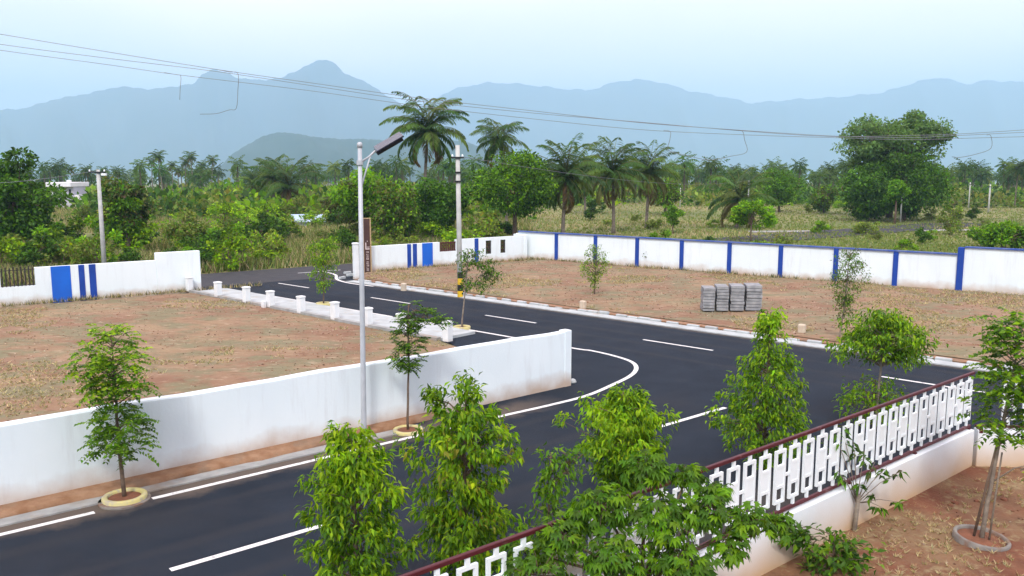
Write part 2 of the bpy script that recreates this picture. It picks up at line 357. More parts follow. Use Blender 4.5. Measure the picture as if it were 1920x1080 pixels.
def sapling(name, label, cat, group, base, H, prof, seed, leafL=0.13, leafW=0.045, palette=BRIGHT, nclus=170, nleaf=16,
            droop=0.7, trunk_r=0.03, lean=(0, 0), bend=0.0, spread=0.16, pinnate=False, extra=None, bark='bark', z0=0.0, stems=1, young=None, dead=None):
    rng = np.random.default_rng(seed)
    root = empty(name, (base[0], base[1], z0), 0, label, cat, group)
    nz = 14
    wob = rng.normal(0, 0.012 * H, (nz, 2)).cumsum(0) * 0.35
    def trunk(f):
        f = np.clip(f, 0, 1); i = min(int(f * (nz - 1)), nz - 2); t = f * (nz - 1) - i
        w = wob[i] * (1 - t) + wob[i + 1] * t - wob[0]
        return np.array((lean[0] * f + bend * math.sin(f * 3.1) + w[0] * 0.6, lean[1] * f + w[1] * 0.6, f * H))
    tb = MB()
    tb.tube([trunk(i / 12) - (np.array((0, 0, 0.05)) if i == 0 else 0) for i in range(13)], [trunk_r * (1.25 - 1.0 * i / 12) + 0.004 for i in range(13)], 8)
    zs = np.array([p[0] for p in prof]); rs = np.array([p[1] for p in prof])
    lf = lump(rng)
    P, D, T, Ls = [], [], [], []
    w = np.linspace(zs[0], zs[-1], 60); ww = np.interp(w, zs, rs) + 0.05; ww = ww / ww.sum()
    pts = []
    for _ in range(nclus):
        f = rng.choice(w, p=ww) + rng.normal(0, 0.008)
        a = rng.uniform(0, 6.283)
        r = np.interp(f, zs, rs) * lf(a, f * 3) * math.sqrt(rng.uniform(0.12, 1.0))
        pts.append((f, a, r))
    cl = []
    for f, a, r in pts:
        f0 = max(zs[0] * 0.9, f - rng.uniform(0.25, 0.6) * r / H - 0.01)
        s0 = trunk(f0); out = np.array((math.cos(a), math.sin(a), 0.0))
        e = trunk(min(f, 1.0)) + out * r + np.array((0, 0, max(0, f - 1) * H))
        cl.append((s0, e, out))
    if extra:                                     # limbs that reach out of the crown
        for (ex, ey, ez, k, sp) in extra:
            s0 = trunk(min(0.95, max(0.2, ez / H - 0.1)))
            e0 = np.array((ex, ey, ez))
            tb.tube([s0, (s0 + e0) / 2 + np.array((0, 0, 0.08)), e0], [trunk_r * 0.5, trunk_r * 0.35, 0.005], 5)
            for _ in range(k):
                e = e0 + rng.normal(0, sp, 3); out = unit(e - s0)
                cl.append((s0 + (e0 - s0) * rng.uniform(0.6, 0.95), e, out))
    for j, (s0, e, out) in enumerate(cl):
        mid = (s0 + e) / 2 + np.array((0, 0, 0.06 * np.linalg.norm(e - s0)))
        if j % 2 == 0 or len(cl) < 120: tb.tube([s0, mid, e], [0.010 + trunk_r * 0.12, 0.007, 0.003], 4, False)
        shade = rng.normal(1, 0.13)
        pl = palette
        topness = (e[2] / H)
        if young and topness > young[0] and rng.random() < 0.6: pl = young[1]
        if dead and topness < dead[0] and rng.random() < 0.35: pl = dead[1]
        if pinnate:
            for q in range(max(2, nleaf // 9)):
                az = math.atan2(out[1], out[0]) + rng.normal(0, 1.0); el = rng.normal(0.15, 0.35)
                rd = np.array((math.cos(az) * math.cos(el), math.sin(az) * math.cos(el), math.sin(el)))
                sd = unit(np.cross(rd, (0, 0, 1.0)))
                ln = leafL * rng.uniform(2.2, 3.2); st = e + rng.normal(0, 0.03, 3) - out * rng.uniform(0, spread)
                for t in np.linspace(0.3, 1, 5):
                    c = st + rd * ln * t + np.array((0, 0, -droop * 0.35 * ln * t * t))
                    for sg in (-1, 1):
                        P.append(c); D.append(sd * sg + rd * 0.45 + np.array((0, 0, -0.25))); T.append(pal(rng, 1, pl)[0] * shade); Ls.append(leafL * rng.uniform(0.75, 1.1))
        else:
            n = int(nleaf * rng.uniform(0.7, 1.3))
            q = rng.normal(0, 1, (n, 3)) * spread * np.array((0.55, 0.55, 0.5)) + e
            d = unit(rng.normal(0, 1, (n, 3))) * 0.75 + out * 0.45 + np.array((0, 0, -droop)) * rng.uniform(0.3, 1.4, (n, 1))
            P += list(q); D += list(d); T += list(pal(rng, n, pl) * shade); Ls += list(leafL * rng.uniform(0.65, 1.2, n))
    P, D, T, Ls = map(np.array, (P, D, T, Ls))
    V, F, C = leaf_arrays(P, D, Ls, Ls * leafW / leafL, T, rng, roll=0.35)
    obj('trunk', tb, bark, root, smooth=True)
    obj('crown', np_mesh('crown', V, F, C), 'leaf', root)
    return root

def broad_mesh(seed, H, Wd, clear, nclump, nleaf, leaf, palette, shape=1.0, airy=0.0, trunk_r=0.18, flat=1.0, gold=None):
    """trunk mesh and crown mesh of a broadleaf tree"""
    rng = np.random.default_rng(seed)
    tb = MB(); zc = clear + (H - clear) * 0.5; hz = (H - clear) * 0.5
    top = np.array((rng.normal(0, 0.1), rng.normal(0, 0.1), clear + (H - clear) * 0.55))
    tp = [np.array((0, 0, -0.3)), np.array((rng.normal(0, .08), rng.normal(0, .08), clear * 0.6)), np.array((top[0] * .6, top[1] * .6, clear + .2 * (H - clear))), top]
    tb.tube(tp, [trunk_r * 1.2, trunk_r, trunk_r * 0.8, trunk_r * 0.4], 8)
    P, D, T, S = [], [], [], []
    for i in range(nclump):
        u = unit(rng.normal(0, 1, 3)); u[2] = u[2] * 0.9 + 0.12
        rr = rng.uniform(0.25, 0.95) ** 0.6
        zf = u[2] * rr
        wide = math.sqrt(max(0.06, 1 - abs(zf) ** (1.6 * shape))) if shape != 1.0 else 1
        c = np.array((u[0] * rr * Wd * 0.5 * wide, u[1] * rr * Wd * 0.5 * wide, zc + zf * hz))
        cr = rng.uniform(0.13, 0.25) * min(Wd, 2 * hz) * (1 - 0.35 * airy)
        b0 = tp[2] if rng.random() < 0.6 else tp[3]
        if c[2] > clear * 0.8: tb.tube([b0, (b0 + c) / 2 + np.array((0, 0, 0.15)), c], [trunk_r * 0.38, trunk_r * 0.22, 0.02], 5, False)
        n = int(nleaf / nclump * rng.uniform(0.6, 1.4))
        v = unit(rng.normal(0, 1, (n, 3)))
        q = c + v * cr * rng.uniform(0.45, 1.08, (n, 1)) * np.array((1, 1, 0.72 * flat))
        d = v * 0.8 + rng.normal(0, 0.6, (n, 3)) + np.array((0, 0, -0.35))
        sh = rng.normal(1, 0.17)
        pl = gold if gold is not None and rng.random() < 0.25 else palette
        P.append(q); D.append(d); T.append(pal(rng, n, pl, 0.2) * sh); S.append(leaf * rng.uniform(0.6, 1.3, n))
    P, D, T, S = np.concatenate(P), np.concatenate(D), np.concatenate(T), np.concatenate(S)
    V, F, C = leaf_arrays(P, D, S, S * 0.62, T, rng, QUAD, QUAD_F, roll=0.8)
    return tb.mesh('trunk', True), np_mesh('crown', V, F, C)
def place_tree(name, label, cat, group, x, y, z, meshes, rz=0.0, sc_=(1, 1, 1), bark='bark', leafm='leaf'):
    r = empty(name, (x, y, z), rz, label, cat, group); r.scale = sc_
    obj('trunk', meshes[0], bark, r); obj('crown', meshes[1], leafm, r)
    return r

def frond_arrays(rng, start, az, el, length, nl, droop, tint, lw=0.055, ll=0.85):
    """one coconut frond: curved midrib (points) and its leaflets"""
    n = nl; h = np.array((math.cos(az), math.sin(az), 0)); pts = []; p = np.array(start, float); e = el; st = length / n
    for i in range(n + 1):
        pts.append(p.copy()); p = p + st * (h * math.cos(e) + np.array((0, 0, math.sin(e)))); e -= droop / n * (0.5 + 1.2 * i / n)
    pts = np.array(pts); tan = unit(np.gradient(pts, axis=0))
    side = np.array((-h[1], h[0], 0))
    P, D, S = [], [], []
    for sg in (-1, 1):
        for i in range(1, n + 1):
            t = i / n
            L = ll * (0.35 + 0.65 * math.sin(math.pi * min(1, t * 0.86 + 0.14)))
            P.append(pts[i]); D.append(side * sg * 0.9 + tan[i] * 0.65 + np.array((0, 0, -0.45 - 0.35 * rng.random()))); S.append(L * rng.uniform(0.85, 1.1))
    return pts, np.array(P), np.array(D), np.array(S), np.tile(tint, (2 * n, 1)) * rng.normal(1, 0.1, (2 * n, 1))
def palm_mesh(seed, H, nf=22, flen=4.2, nl=26, trunk_r=0.14, lean=0.5, dead=0.2, lw=0.075, ll=0.9, wind=0.0, dr=75, elr=122):
    rng = np.random.default_rng(seed); tb = MB(); N = 8
    la = rng.uniform(0, 6.28)
    tp = [np.array((math.cos(la) * lean * (i / N) ** 1.6, math.sin(la) * lean * (i / N) ** 1.6, H * i / N - (0.3 if i == 0 else 0))) for i in range(N + 1)]
    tb.tube(tp, [trunk_r * (1.5 if i == 0 else 1.1 - 0.35 * i / N) for i in range(N + 1)], 8)
    c = tp[-1]
    VP, VD, VS, VT = [], [], [], []; rach = MB()
    for i in range(nf):
        t = i / (nf - 1)
        el = R(88) - t ** 1.4 * R(elr) + rng.normal(0, 0.09)
        az = i * 2.399 + rng.normal(0, 0.15)
        tint = pal(rng, 1, PALM, 0.12)[0]
        if t > 1 - dead: tint = pal(rng, 1, [(0.20, 0.17, 0.05), (0.16, 0.11, 0.05), (0.12, 0.13, 0.04)])[0]
        L = flen * rng.uniform(0.82, 1.1) * (0.78 + 0.3 * math.sin(math.pi * min(1, t + 0.2)))
        pts, P, D, S, T = frond_arrays(rng, c + np.array((0, 0, 0.1)), az + wind * math.sin(az), el, L, nl, R(dr) + R(30) * rng.random(), tint, lw, ll)
        rach.tube(pts[::4] if len(pts) > 8 else pts, [0.035 * (1 - 0.8 * k / max(1, len(pts[::4]) - 1)) + 0.008 for k in range(len(pts[::4] if len(pts) > 8 else pts))], 4, False)
        VP.append(P); VD.append(D); VS.append(S); VT.append(T)
    P, D, S, T = map(np.concatenate, (VP, VD, VS, VT))
    V, F, C = leaf_arrays(P, D, S, lw * np.ones(len(P)), T, rng, QUAD, QUAD_F, roll=0.25)
    rv = np.array(rach.v); k = len(V)
    V2 = np.concatenate([V, rv]); C2 = np.concatenate([C, np.tile((0.16, 0.17, 0.05), (len(rv), 1))])
    F2 = np.concatenate([F, np.array(rach.f) + k])
    nuts = MB()
    for i in range(7):
        a = rng.uniform(0, 6.28); q = c + np.array((math.cos(a) * 0.28, math.sin(a) * 0.28, -0.12 - 0.2 * rng.random()))
        nuts.tube([q + np.array((0, 0, -0.14)), q + np.array((0, 0, -0.09)), q, q + np.array((0, 0, 0.09)), q + np.array((0, 0, 0.13))], [0.02, 0.09, 0.12, 0.09, 0.02], 6)
    return tb.mesh('trunk', True), np_mesh('crown', V2, F2, C2), nuts.mesh('coconut_bunch', True)
nmat('coconut', (0.16, 0.15, 0.04), (0.20, 0.14, 0.05), scale=6, rough=0.6)
def place_palm(label, group, x, y, z, m, rz=0.0, s=1.0):
    r = empty('coconut_palm', (x, y, z), rz, label, 'palm tree', group); r.scale = (s, s, s)
    obj('trunk', m[0], 'palm_bark', r); obj('crown', m[1], 'leaf', r); obj('coconut_bunch', m[2], 'coconut', r)
    return r

# ================================================================== SETTING
rs = random.Random(7); rg = np.random.default_rng(11)
def noise2(x, y, s=1.0, seed=0):
    x = np.asarray(x) * s; y = np.asarray(y) * s; r = np.random.default_rng(seed); out = 0
    for k in range(5):
        a = r.uniform(0, 6.28); f = r.uniform(0.6, 1.6) * (1.8 ** k) * 0.5; ph = r.uniform(0, 6.28)
        b = a + 1.57 + r.normal(0, .3); ph2 = r.uniform(0, 6.28)
        out = out + np.sin((x * math.cos(a) + y * math.sin(a)) * f + ph) * np.sin((x * math.cos(b) + y * math.sin(b)) * f + ph2) / (1.5 ** k)
    return out

# ground sheet to the foot of the mountains
rad = np.concatenate([np.linspace(0, 160, 40), np.geomspace(170, 14000, 40)]); az = np.linspace(0, 2 * math.pi, 121)[:-1]
V = []; na = len(az)
for r in rad:
    for a in az: x, y = r * math.sin(a), r * math.cos(a); V.append((x, y, terr(x, y)))
F = [(i * na + j, i * na + (j + 1) % na, (i + 1) * na + (j + 1) % na, (i + 1) * na + j) for i in range(1, len(rad) - 1) for j in range(na)]
F = [f[::-1] for f in F]
V0 = len(V); 
gmb = MB(); gmb.v = V; gmb.f = F + [tuple(na + j for j in range(na))[::-1]]
tag(obj('ground', gmb, 'field'), kind='structure')

# roads
def ribbon(pts, w, z, closed=False):
    p = np.array([q[:2] for q in pts], float); t = unit(np.gradient(p, axis=0)); n = np.stack([-t[:, 1], t[:, 0]], 1)
    a, b = p + n * w / 2, p - n * w / 2; m = MB(); k = len(p)
    return m.add([(*q, z) for q in a] + [(*q, z) for q in b], [(i, k + i, k + i + 1, i + 1) for i in range(k - 1)])
def catmull(pts, n=8):
    P = [np.array(p, float) for p in pts]; P = [2 * P[0] - P[1]] + P + [2 * P[-1] - P[-2]]; out = []
    for i in range(1, len(P) - 2):
        for k in range(n):
            t = k / n; a, b, c, d = P[i - 1:i + 3]
            out.append(0.5 * (2 * b + (c - a) * t + (2 * a - 5 * b + 4 * c - d) * t * t + (3 * b - a - 3 * c + d) * t ** 3))
    return out + [P[-2]]
GA, GB, GC, GD = [np.array(G(*q)) for q in ((0, 577), (378, 546), (697, 510), (985, 487))]
GU = (GB - GA) / np.linalg.norm(GB - GA); GN = np.array((-GU[1], GU[0]))
def PB(s, o): return tuple(GB + GU * s + GN * o)
road = tag(obj('road', MB().poly([NR(-30, 1.2), NR(-30, -9.6), NR(16.5, -9.6), (12.0, 15.0), (60, 8), MR(80, 4), MR(1.0, 4.0), PB(12.5, 1.6), PB(-2, 1.6), MR(0.0, -5.2), MR(19, -5.2), NR(13.8, 6), NR(13.8, 1.2)][::-1], 0.0), 'asphalt'), kind='structure')
pub = [GB + GU * s + GN * o for s, o in ((-60, 1.4), (90, 1.4), (90, 7.4), (-60, 7.4))]
tag(obj('public_road', MB().poly(pub, 0.004), 'old_asphalt'), kind='structure')
def line(a, b, w=0.13, name='edge_line'): obj(name, ribbon([a, ((a[0] + b[0]) / 2, (a[1] + b[1]) / 2), b], w, 0.006), 'road_paint', road)
line(NR(-14, 0), NR(1.50, 0.0)); line(NR(2.52, 0.0), NR(9.6, 0.0))
curve = [NR(9.6, 0.0), G(950, 778), G(1030, 760), G(1100, 742), G(1150, 721), G(1183, 704), G(1193, 690), G(1183, 678), G(1150, 667), G(1108, 657.5), G(1075, 653), MR(19.0, -2.88)]
obj('edge_line', ribbon(catmull(curve), 0.14, 0.006), 'road_paint', road)
line(MR(19, -2.88), MR(14.2, -2.88), 0.14); line(MR(13.0, -2.9), MR(3.5, -2.95), 0.12)
sv, _ = toN(G(322, 1072)); 
for k in range(-1, 2): line(NR(sv + k * 11.66, -3.2), NR(sv + k * 11.66 + 2.63, -3.2), 0.13, 'lane_dash')
for k in range(5):
    s0 = [0.0, 8.0, 15.7, 23.7, 32.2][k]; line(MR(s0, 0), MR(s0 + 2.85, 0), 0.12, 'lane_dash')
line(MR(40, 0), MR(43, 0), 0.12, 'lane_dash')
obj('edge_line', ribbon(catmull([G(600, 508), G(628, 515), G(632, 524), G(655, 531), G(700, 537)]), 0.16, 0.009), 'road_paint', road)
obj('edge_line', ribbon([GB + GU * s + GN * 4.4 for s in (7, 8.4, 9.8)], 0.12, 0.009), 'road_paint', road)

def bumpy(poly, z, amp, step, mat, name, kind='structure', seed=3, edge=0.0):
    """a ground sheet over a convex plan polygon, gently uneven"""
    P = np.array(poly); lo, hi = P.min(0), P.max(0)
    xs = np.arange(lo[0], hi[0] + step, step); ys = np.arange(lo[1], hi[1] + step, step)
    X, Y = np.meshgrid(xs, ys); inside = np.ones(X.shape, bool); dist = np.full(X.shape, 1e9); n = len(P)
    for i in range(n):
        a, b = P[i], P[(i + 1) % n]; d = (b - a) / np.linalg.norm(b - a)
        c = d[0] * (Y - a[1]) - d[1] * (X - a[0]); dist = np.minimum(dist, c)
    inside = dist >= -step * 1.45
    for _ in range(3):
        for i in range(n):
            a, b = P[i], P[(i + 1) % n]; d = (b - a) / np.linalg.norm(b - a)
            c = d[0] * (Y - a[1]) - d[1] * (X - a[0]); k = inside & (c < 0)
            X = np.where(k, X + d[1] * c, X); Y = np.where(k, Y - d[0] * c, Y)
    Z = z + amp * noise2(X, Y, 0.8, seed) * np.clip(dist / 0.8, 0, 1)
    idx = -np.ones(X.shape, int); idx[inside] = np.arange(inside.sum())
    V = np.stack([X[inside], Y[inside], Z[inside]], 1)
    a, b, c, d = idx[:-1, :-1], idx[:-1, 1:], idx[1:, 1:], idx[1:, :-1]
    ok = (a >= 0) & (b >= 0) & (c >= 0) & (d >= 0)
    F = np.stack([a[ok], b[ok], c[ok], d[ok]], 1)
    o = obj(name, np_mesh(name, V, F, smooth=True), mat); tag(o, kind=kind)
    return o, (lambda x, y: z + amp * float(noise2(x, y, 0.8, seed)))
def edge_dust(m, nrm, o0, wid, colour, amt, ns=1.1, stop=None):
    N, L = m.node_tree.nodes, m.node_tree.links
    geo = N.new('ShaderNodeNewGeometry'); vd = N.new('ShaderNodeVectorMath'); vd.operation = 'DOT_PRODUCT'
    L.new(geo.outputs['Position'], vd.inputs[0]); vd.inputs[1].default_value = (float(nrm[0]), float(nrm[1]), 0)
    sb = N.new('ShaderNodeMath'); sb.operation = 'SUBTRACT'; L.new(vd.outputs['Value'], sb.inputs[0]); sb.inputs[1].default_value = float(o0)
    ab = N.new('ShaderNodeMath'); ab.operation = 'ABSOLUTE'; L.new(sb.outputs[0], ab.inputs[0])
    no = N.new('ShaderNodeTexNoise'); no.inputs['Scale'].default_value = ns; no.inputs['Detail'].default_value = 8; no.inputs['Roughness'].default_value = 0.7
    L.new(geo.outputs['Position'], no.inputs['Vector'])
    ma = N.new('ShaderNodeMath'); ma.operation = 'MULTIPLY_ADD'; L.new(no.outputs['Fac'], ma.inputs[0]); ma.inputs[1].default_value = -wid * 2.2; L.new(ab.outputs[0], ma.inputs[2])
    mr = N.new('ShaderNodeMapRange'); mr.inputs[1].default_value, mr.inputs[2].default_value = -wid * 0.9, 0.0 
    mr.inputs[3].default_value, mr.inputs[4].default_value = amt, 0.0
    L.new(ma.outputs[0], mr.inputs[0]); fac = mr.outputs[0]
    if stop is not None:                             # the dust line ends where the kerb does
        v2 = N.new('ShaderNodeVectorMath'); v2.operation = 'DOT_PRODUCT'; L.new(geo.outputs['Position'], v2.inputs[0]); v2.inputs[1].default_value = (float(stop[0][0]), float(stop[0][1]), 0)
        m2 = N.new('ShaderNodeMapRange'); m2.inputs[1].default_value, m2.inputs[2].default_value = float(stop[1]) - 2.0, float(stop[1]); m2.inputs[3].default_value, m2.inputs[4].default_value = 1.0, 0.0
        L.new(v2.outputs['Value'], m2.inputs[0]); mu = N.new('ShaderNodeMath'); mu.operation = 'MULTIPLY'; L.new(fac, mu.inputs[0]); L.new(m2.outputs[0], mu.inputs[1]); fac = mu.outputs[0]
    mix_in(m, colour, fac)
NS, MS = (EU, EU @ E0 + 13.5), (MU, MU @ M0 + 18.5)
for m_ in (MATS['asphalt'],):
    edge_dust(m_, EN, EN @ E0 + 0.25, 0.6, (0.14, 0.112, 0.09), 0.9, 1.1, NS)
    edge_dust(m_, MN, MN @ M0 + 2.9, 0.35, (0.14, 0.12, 0.10), 0.7)
    edge_dust(m_, MN, MN @ M0 - 3.2, 0.40, (0.14, 0.12, 0.10), 0.7, 1.1, MS)
    edge_dust(m_, EN, EN @ E0 - 7.6, 0.9, (0.085, 0.075, 0.065), 0.7, 1.1, NS)
    for o_ in (-0.9, -2.4, -4.1, -5.6): edge_dust(m_, EN, EN @ E0 + o_, 0.22, (0.034, 0.036, 0.042), 0.5, 0.6, NS)
    for o_ in (-1.9, -0.6, 0.7, 2.0): edge_dust(m_, MN, MN @ M0 + o_, 0.22, (0.034, 0.036, 0.042), 0.5, 0.6)
# plots of bare red earth
LP = [NR(-20, 1.2), NR(14.3, 1.2), MR(18.4, -5.3), MR(0.3, -5.1), tuple(GA - GU * 15 + GN * 0.1)]
plot_l, zl = bumpy(LP, 0.06, 0.03, 0.3, 'red_soil', 'plot_ground', seed=3)
BW0, BW1 = np.array(G(1043, 490)), np.array(G(1797, 547)); BU = (BW1 - BW0) / np.linalg.norm(BW1 - BW0); BNn = np.array((-BU[1], BU[0]))
RP = [MR(1.5, 4.05), MR(62, 4.05), tuple(BW0 + BU * 45), tuple(BW0 + BU * -1.5 + BNn * 0.3), tuple(GD + GN * 0.2), tuple(GC + GN * 0.2)]
plot_r, zr = bumpy(RP, 0.07, 0.035, 0.4, 'red_soil', 'plot_ground', seed=5)
# garden in front
GF = np.array(NR(16.0, -9.28)); FU = -EU; F2 = np.array((math.cos(R(-4)), math.sin(R(-4))))
GP = [tuple(GF + FU * 24 - EN * 0.02), tuple(GF + FU * 24 - EN * 14), tuple(GF + F2 * 14 + np.array((0, -14))), tuple(GF + F2 * 14), tuple(GF + np.array((0.02, -0.02)))]
garden, zg = bumpy(GP, 0.13, 0.04, 0.18, 'garden_soil', 'garden_ground', seed=9)
# verge and drain along the long white wall
tag(obj('drain_channel', MB().prism([NR(-20, 0.36), NR(9.0, 0.36), NR(9.0, 0.70), NR(-20, 0.70)], -0.05, 0.03), 'concrete'), kind='structure')
vs_ = [(-20 + i * 0.5) for i in range(61)]
vm = MB(); 
for s in vs_:
    j = 0.05 * math.sin(s * 2.1) + 0.03 * math.sin(s * 5.7 + 1); t = max(0, s - 6.0) * 0.075
    for o, z in ((0.70 + j + t * 0.6, 0.0), (0.715 + j + t * 0.6, 0.10), (0.85 + t * .5, 0.12), (1.12, 0.14)): vm.v.append((*NR(s, min(o, 1.12)), z))
vm.f = [(i * 4 + k, (i + 1) * 4 + k, (i + 1) * 4 + k + 1, i * 4 + k + 1) for i in range(len(vs_) - 1) for k in range(3)]
tag(obj('verge', vm, 'soil_verge', smooth=True), kind='structure')
# paved strip with bollards along the entrance road
tag(obj('pavement', MB().prism([MR(0.2, -3.3), MR(0.2, -5.0), MR(18.3, -5.2), MR(18.3, -3.3)], -0.05, 0.10), 'pale_concrete'), kind='structure')
low = tag(obj('kerb', MB().prism([MR(0.0, -5.0), MR(0.0, -5.22), MR(18.4, -5.42), MR(18.4, -5.2)], -0.05, 0.17), 'concrete'), kind='structure')
tag(obj('gutter', MB().prism([MR(2.3, 2.85), MR(70, 2.85), MR(70, 3.42), MR(2.3, 3.42)][::-1], -0.05, 0.035), 'pale_concrete'), kind='structure')
far_kerb = tag(obj('kerb', MB().prism([MR(2.0, 3.62), MR(70, 3.62), MR(70, 4.06), MR(2.0, 4.06)][::-1], -0.05, 0.045), 'soil_verge'), kind='structure')
ks = MB().bbox(0, 0.5, 0, 0.16, -0.05, 0.13, 0.015).mesh('kerb_stone'); ks.materials.append(MATS['pale_concrete'])
kb = MB().bbox(0, 0.36, 0, 0.15, -0.05, 0.09, 0.02).mesh('kerb_stone'); kb.materials.append(MATS['concrete'])
s = 2.6
while s < 52:
    m, ln = (ks, 0.5) if rs.random() < 0.7 else (kb, 0.36)
    x, y = MR(s, 3.44 + rs.uniform(-0.02, 0.06)); o = obj('kerb_stone', m, None, far_kerb, (x, y, rs.uniform(-0.05, 0.01)), MA + rs.uniform(-0.05, 0.05))
    s += ln + rs.choice((0.05, 0.08, 0.3, 0.45))
for q in ((MR(1.2, 3.3), 1.1, 0.3), (MR(0.4, 4.4), 0.8, 0.5), (MR(-0.6, 5.0), 0.9, 0.8)):
    obj('kerb_stone', ks, None, far_kerb, (*q[0], 0.0), q[1])
# pale strip outside the garden fence
tag(obj('fence_verge', MB().poly([NR(-8, -8.2), NR(-8, -9.2), NR(15.9, -9.2), NR(15.4, -8.2)], 0.012), 'concrete'), kind='structure')

# ------------------------------------------------------------------ hills and mountains
def range_mesh(name, crest, dist, depth, zbase, seed, mat, nr=34, rough=1.0, flank=1.5):
    xs = np.array([c[0] for c in crest]); ys = np.array([c[1] for c in crest]); cols = np.linspace(xs[0], xs[-1], 420)
    yc = np.interp(cols, xs, ys); r = np.random.default_rng(seed)
    jag = sum(r.uniform(0.4, 1) * np.sin(cols * f + r.uniform(0, 6)) * a for f, a in ((0.11, 1.5), (0.23, 1.1), (0.47, .7), (0.83, .45))) * rough
    T = np.linspace(-1, 1, nr + 1)[None, :]; X = cols[:, None]; zc = np.maximum(0, CAM_H + (HORIZON - yc[:, None]) / FPX * dist - zbase)
    prof = (1 - np.abs(T)) ** flank
    rid = (0.5 + 0.5 * np.sin(X * 0.032 + 1.8 * np.sin(T * 3 + X * 0.011) + seed)) * 0.6 + (0.5 + 0.5 * np.sin(X * 0.071 + 3.0 * T + 1.3 * np.sin(X * 0.03))) * 0.3
    k_ = np.clip(prof * (1 + 0.75 * (rid - 0.35) * (1 - prof) * 2.0), 0, 1 - 0.2 * np.abs(T))
    Zm = zbase + zc * k_ - jag[:, None] / FPX * dist * np.exp(-(T / 0.09) ** 2)
    Dm = dist + T * depth + 0 * X
    V = np.stack([(X - 960) / FPX * Dm, Dm, Zm], 2).reshape(-1, 3)
    F = [(i * (nr + 1) + k, (i + 1) * (nr + 1) + k, (i + 1) * (nr + 1) + k + 1, i * (nr + 1) + k + 1) for i in range(len(cols) - 1) for k in range(nr)]
    tag(obj(name, np_mesh(name, V, F, smooth=True), mat), kind='structure')
range_mesh('mountain', [(-700, 318), (-500, 250), (-300, 215), (-100, 220), (0, 210), (60, 207), (120, 190), (180, 180), (240, 167), (300, 172), (340, 167), (378, 162), (395, 143), (412, 136), (435, 142), (460, 152), (500, 156), (540, 151), (575, 134), (600, 123), (622, 118), (640, 128), (655, 146), (680, 153), (700, 163), (720, 178), (760, 200), (820, 235), (900, 275), (1000, 318)], 6200, 1700, -50, 3, 'mountain_cover')
range_mesh('mountain', [(640, 318), (720, 240), (790, 205), (830, 182), (870, 167), (920, 160), (980, 163), (1050, 171), (1100, 174), (1150, 159), (1185, 154), (1230, 159), (1290, 176), (1340, 184), (1400, 197), (1480, 190), (1560, 186), (1640, 178), (1700, 159), (1745, 150), (1790, 163), (1830, 156), (1870, 158), (1920, 161), (2050, 175), (2200, 200), (2500, 260), (2700, 318)], 8200, 2200, -50, 5, 'mountain_cover')
range_mesh('hill', [(395, 330), (415, 315), (440, 291), (470, 272), (500, 257), (530, 249), (565, 253), (610, 260), (650, 262), (700, 262), (760, 268), (830, 262), (880, 268), (930, 290), (980, 315), (1010, 330)], 2600, 700, -40, 8, 'hill_cover', rough=0.5, flank=1.1)

# ------------------------------------------------------------------ haze
hz = MB().box(-9500, 9500, -6000, 12500, -64, 1150)
hzm = bpy.data.materials.new('haze'); hzm.use_nodes = True
hn, hl = hzm.node_tree.nodes, hzm.node_tree.links
hn.clear(); ho = hn.new('ShaderNodeOutputMaterial'); hv = hn.new('ShaderNodeVolumePrincipled')
hv.inputs['Color'].default_value = (0.46, 0.72, 0.93, 1); hv.inputs['Density'].default_value = 0.00024; hv.inputs['Anisotropy'].default_value = 0.0
hl.new(hv.outputs[0], ho.inputs['Volume']); MATS['haze'] = hzm
tag(obj('haze', hz, 'haze'), kind='stuff')

# ================================================================== WALLS
WH = 1.62
root = empty('boundary_wall', (*NR(-4, 1.1), 0), EA, 'long plain white plastered wall beside the street, soil stained at its foot', 'wall')
L = 18.5; wm = MB(); nseg = 60
for i in range(nseg + 1):
    x = -20 + (L + 20 - 0.0) * i / nseg
    zz = WH + 0.012 * math.sin(x * 1.3) + 0.008 * math.sin(x * 3.1)
    wm.v += [(x, 0, -0.1), (x, 0.004 * math.sin(x * 2.2), zz - 0.03), (x, 0.02, zz), (x, 0.21, zz), (x, 0.23, zz - 0.03), (x, 0.23, -0.1)]
for i in range(nseg):
    for k in range(5): wm.f.append((i * 6 + k, i * 6 + k + 1, (i + 1) * 6 + k + 1, (i + 1) * 6 + k)[::-1])
wm.f += [tuple(range(6))[::-1], tuple(nseg * 6 + k for k in range(6))]
obj('wall', wm, 'white_wall', root)
obj('end_pilaster', MB().bbox(L - 0.16, L + 0.10, -0.02, 0.25, -0.1, WH + 0.015, 0.012), 'white_wall', root)

def wall_frame(A, B): return math.atan2(B[1] - A[1], B[0] - A[0]), float(np.linalg.norm(np.array(B) - np.array(A)))
def along(A, B, pa, pb, px):                       # distance from A along wall A-B at image column px
    y = pa[1] + (pb[1] - pa[1]) * (px - pa[0]) / (pb[0] - pa[0]); return float(np.dot(np.array(G(px, y)) - np.array(A), (np.array(B) - np.array(A)) / np.linalg.norm(np.array(B) - np.array(A)))), G(px, y)[1]
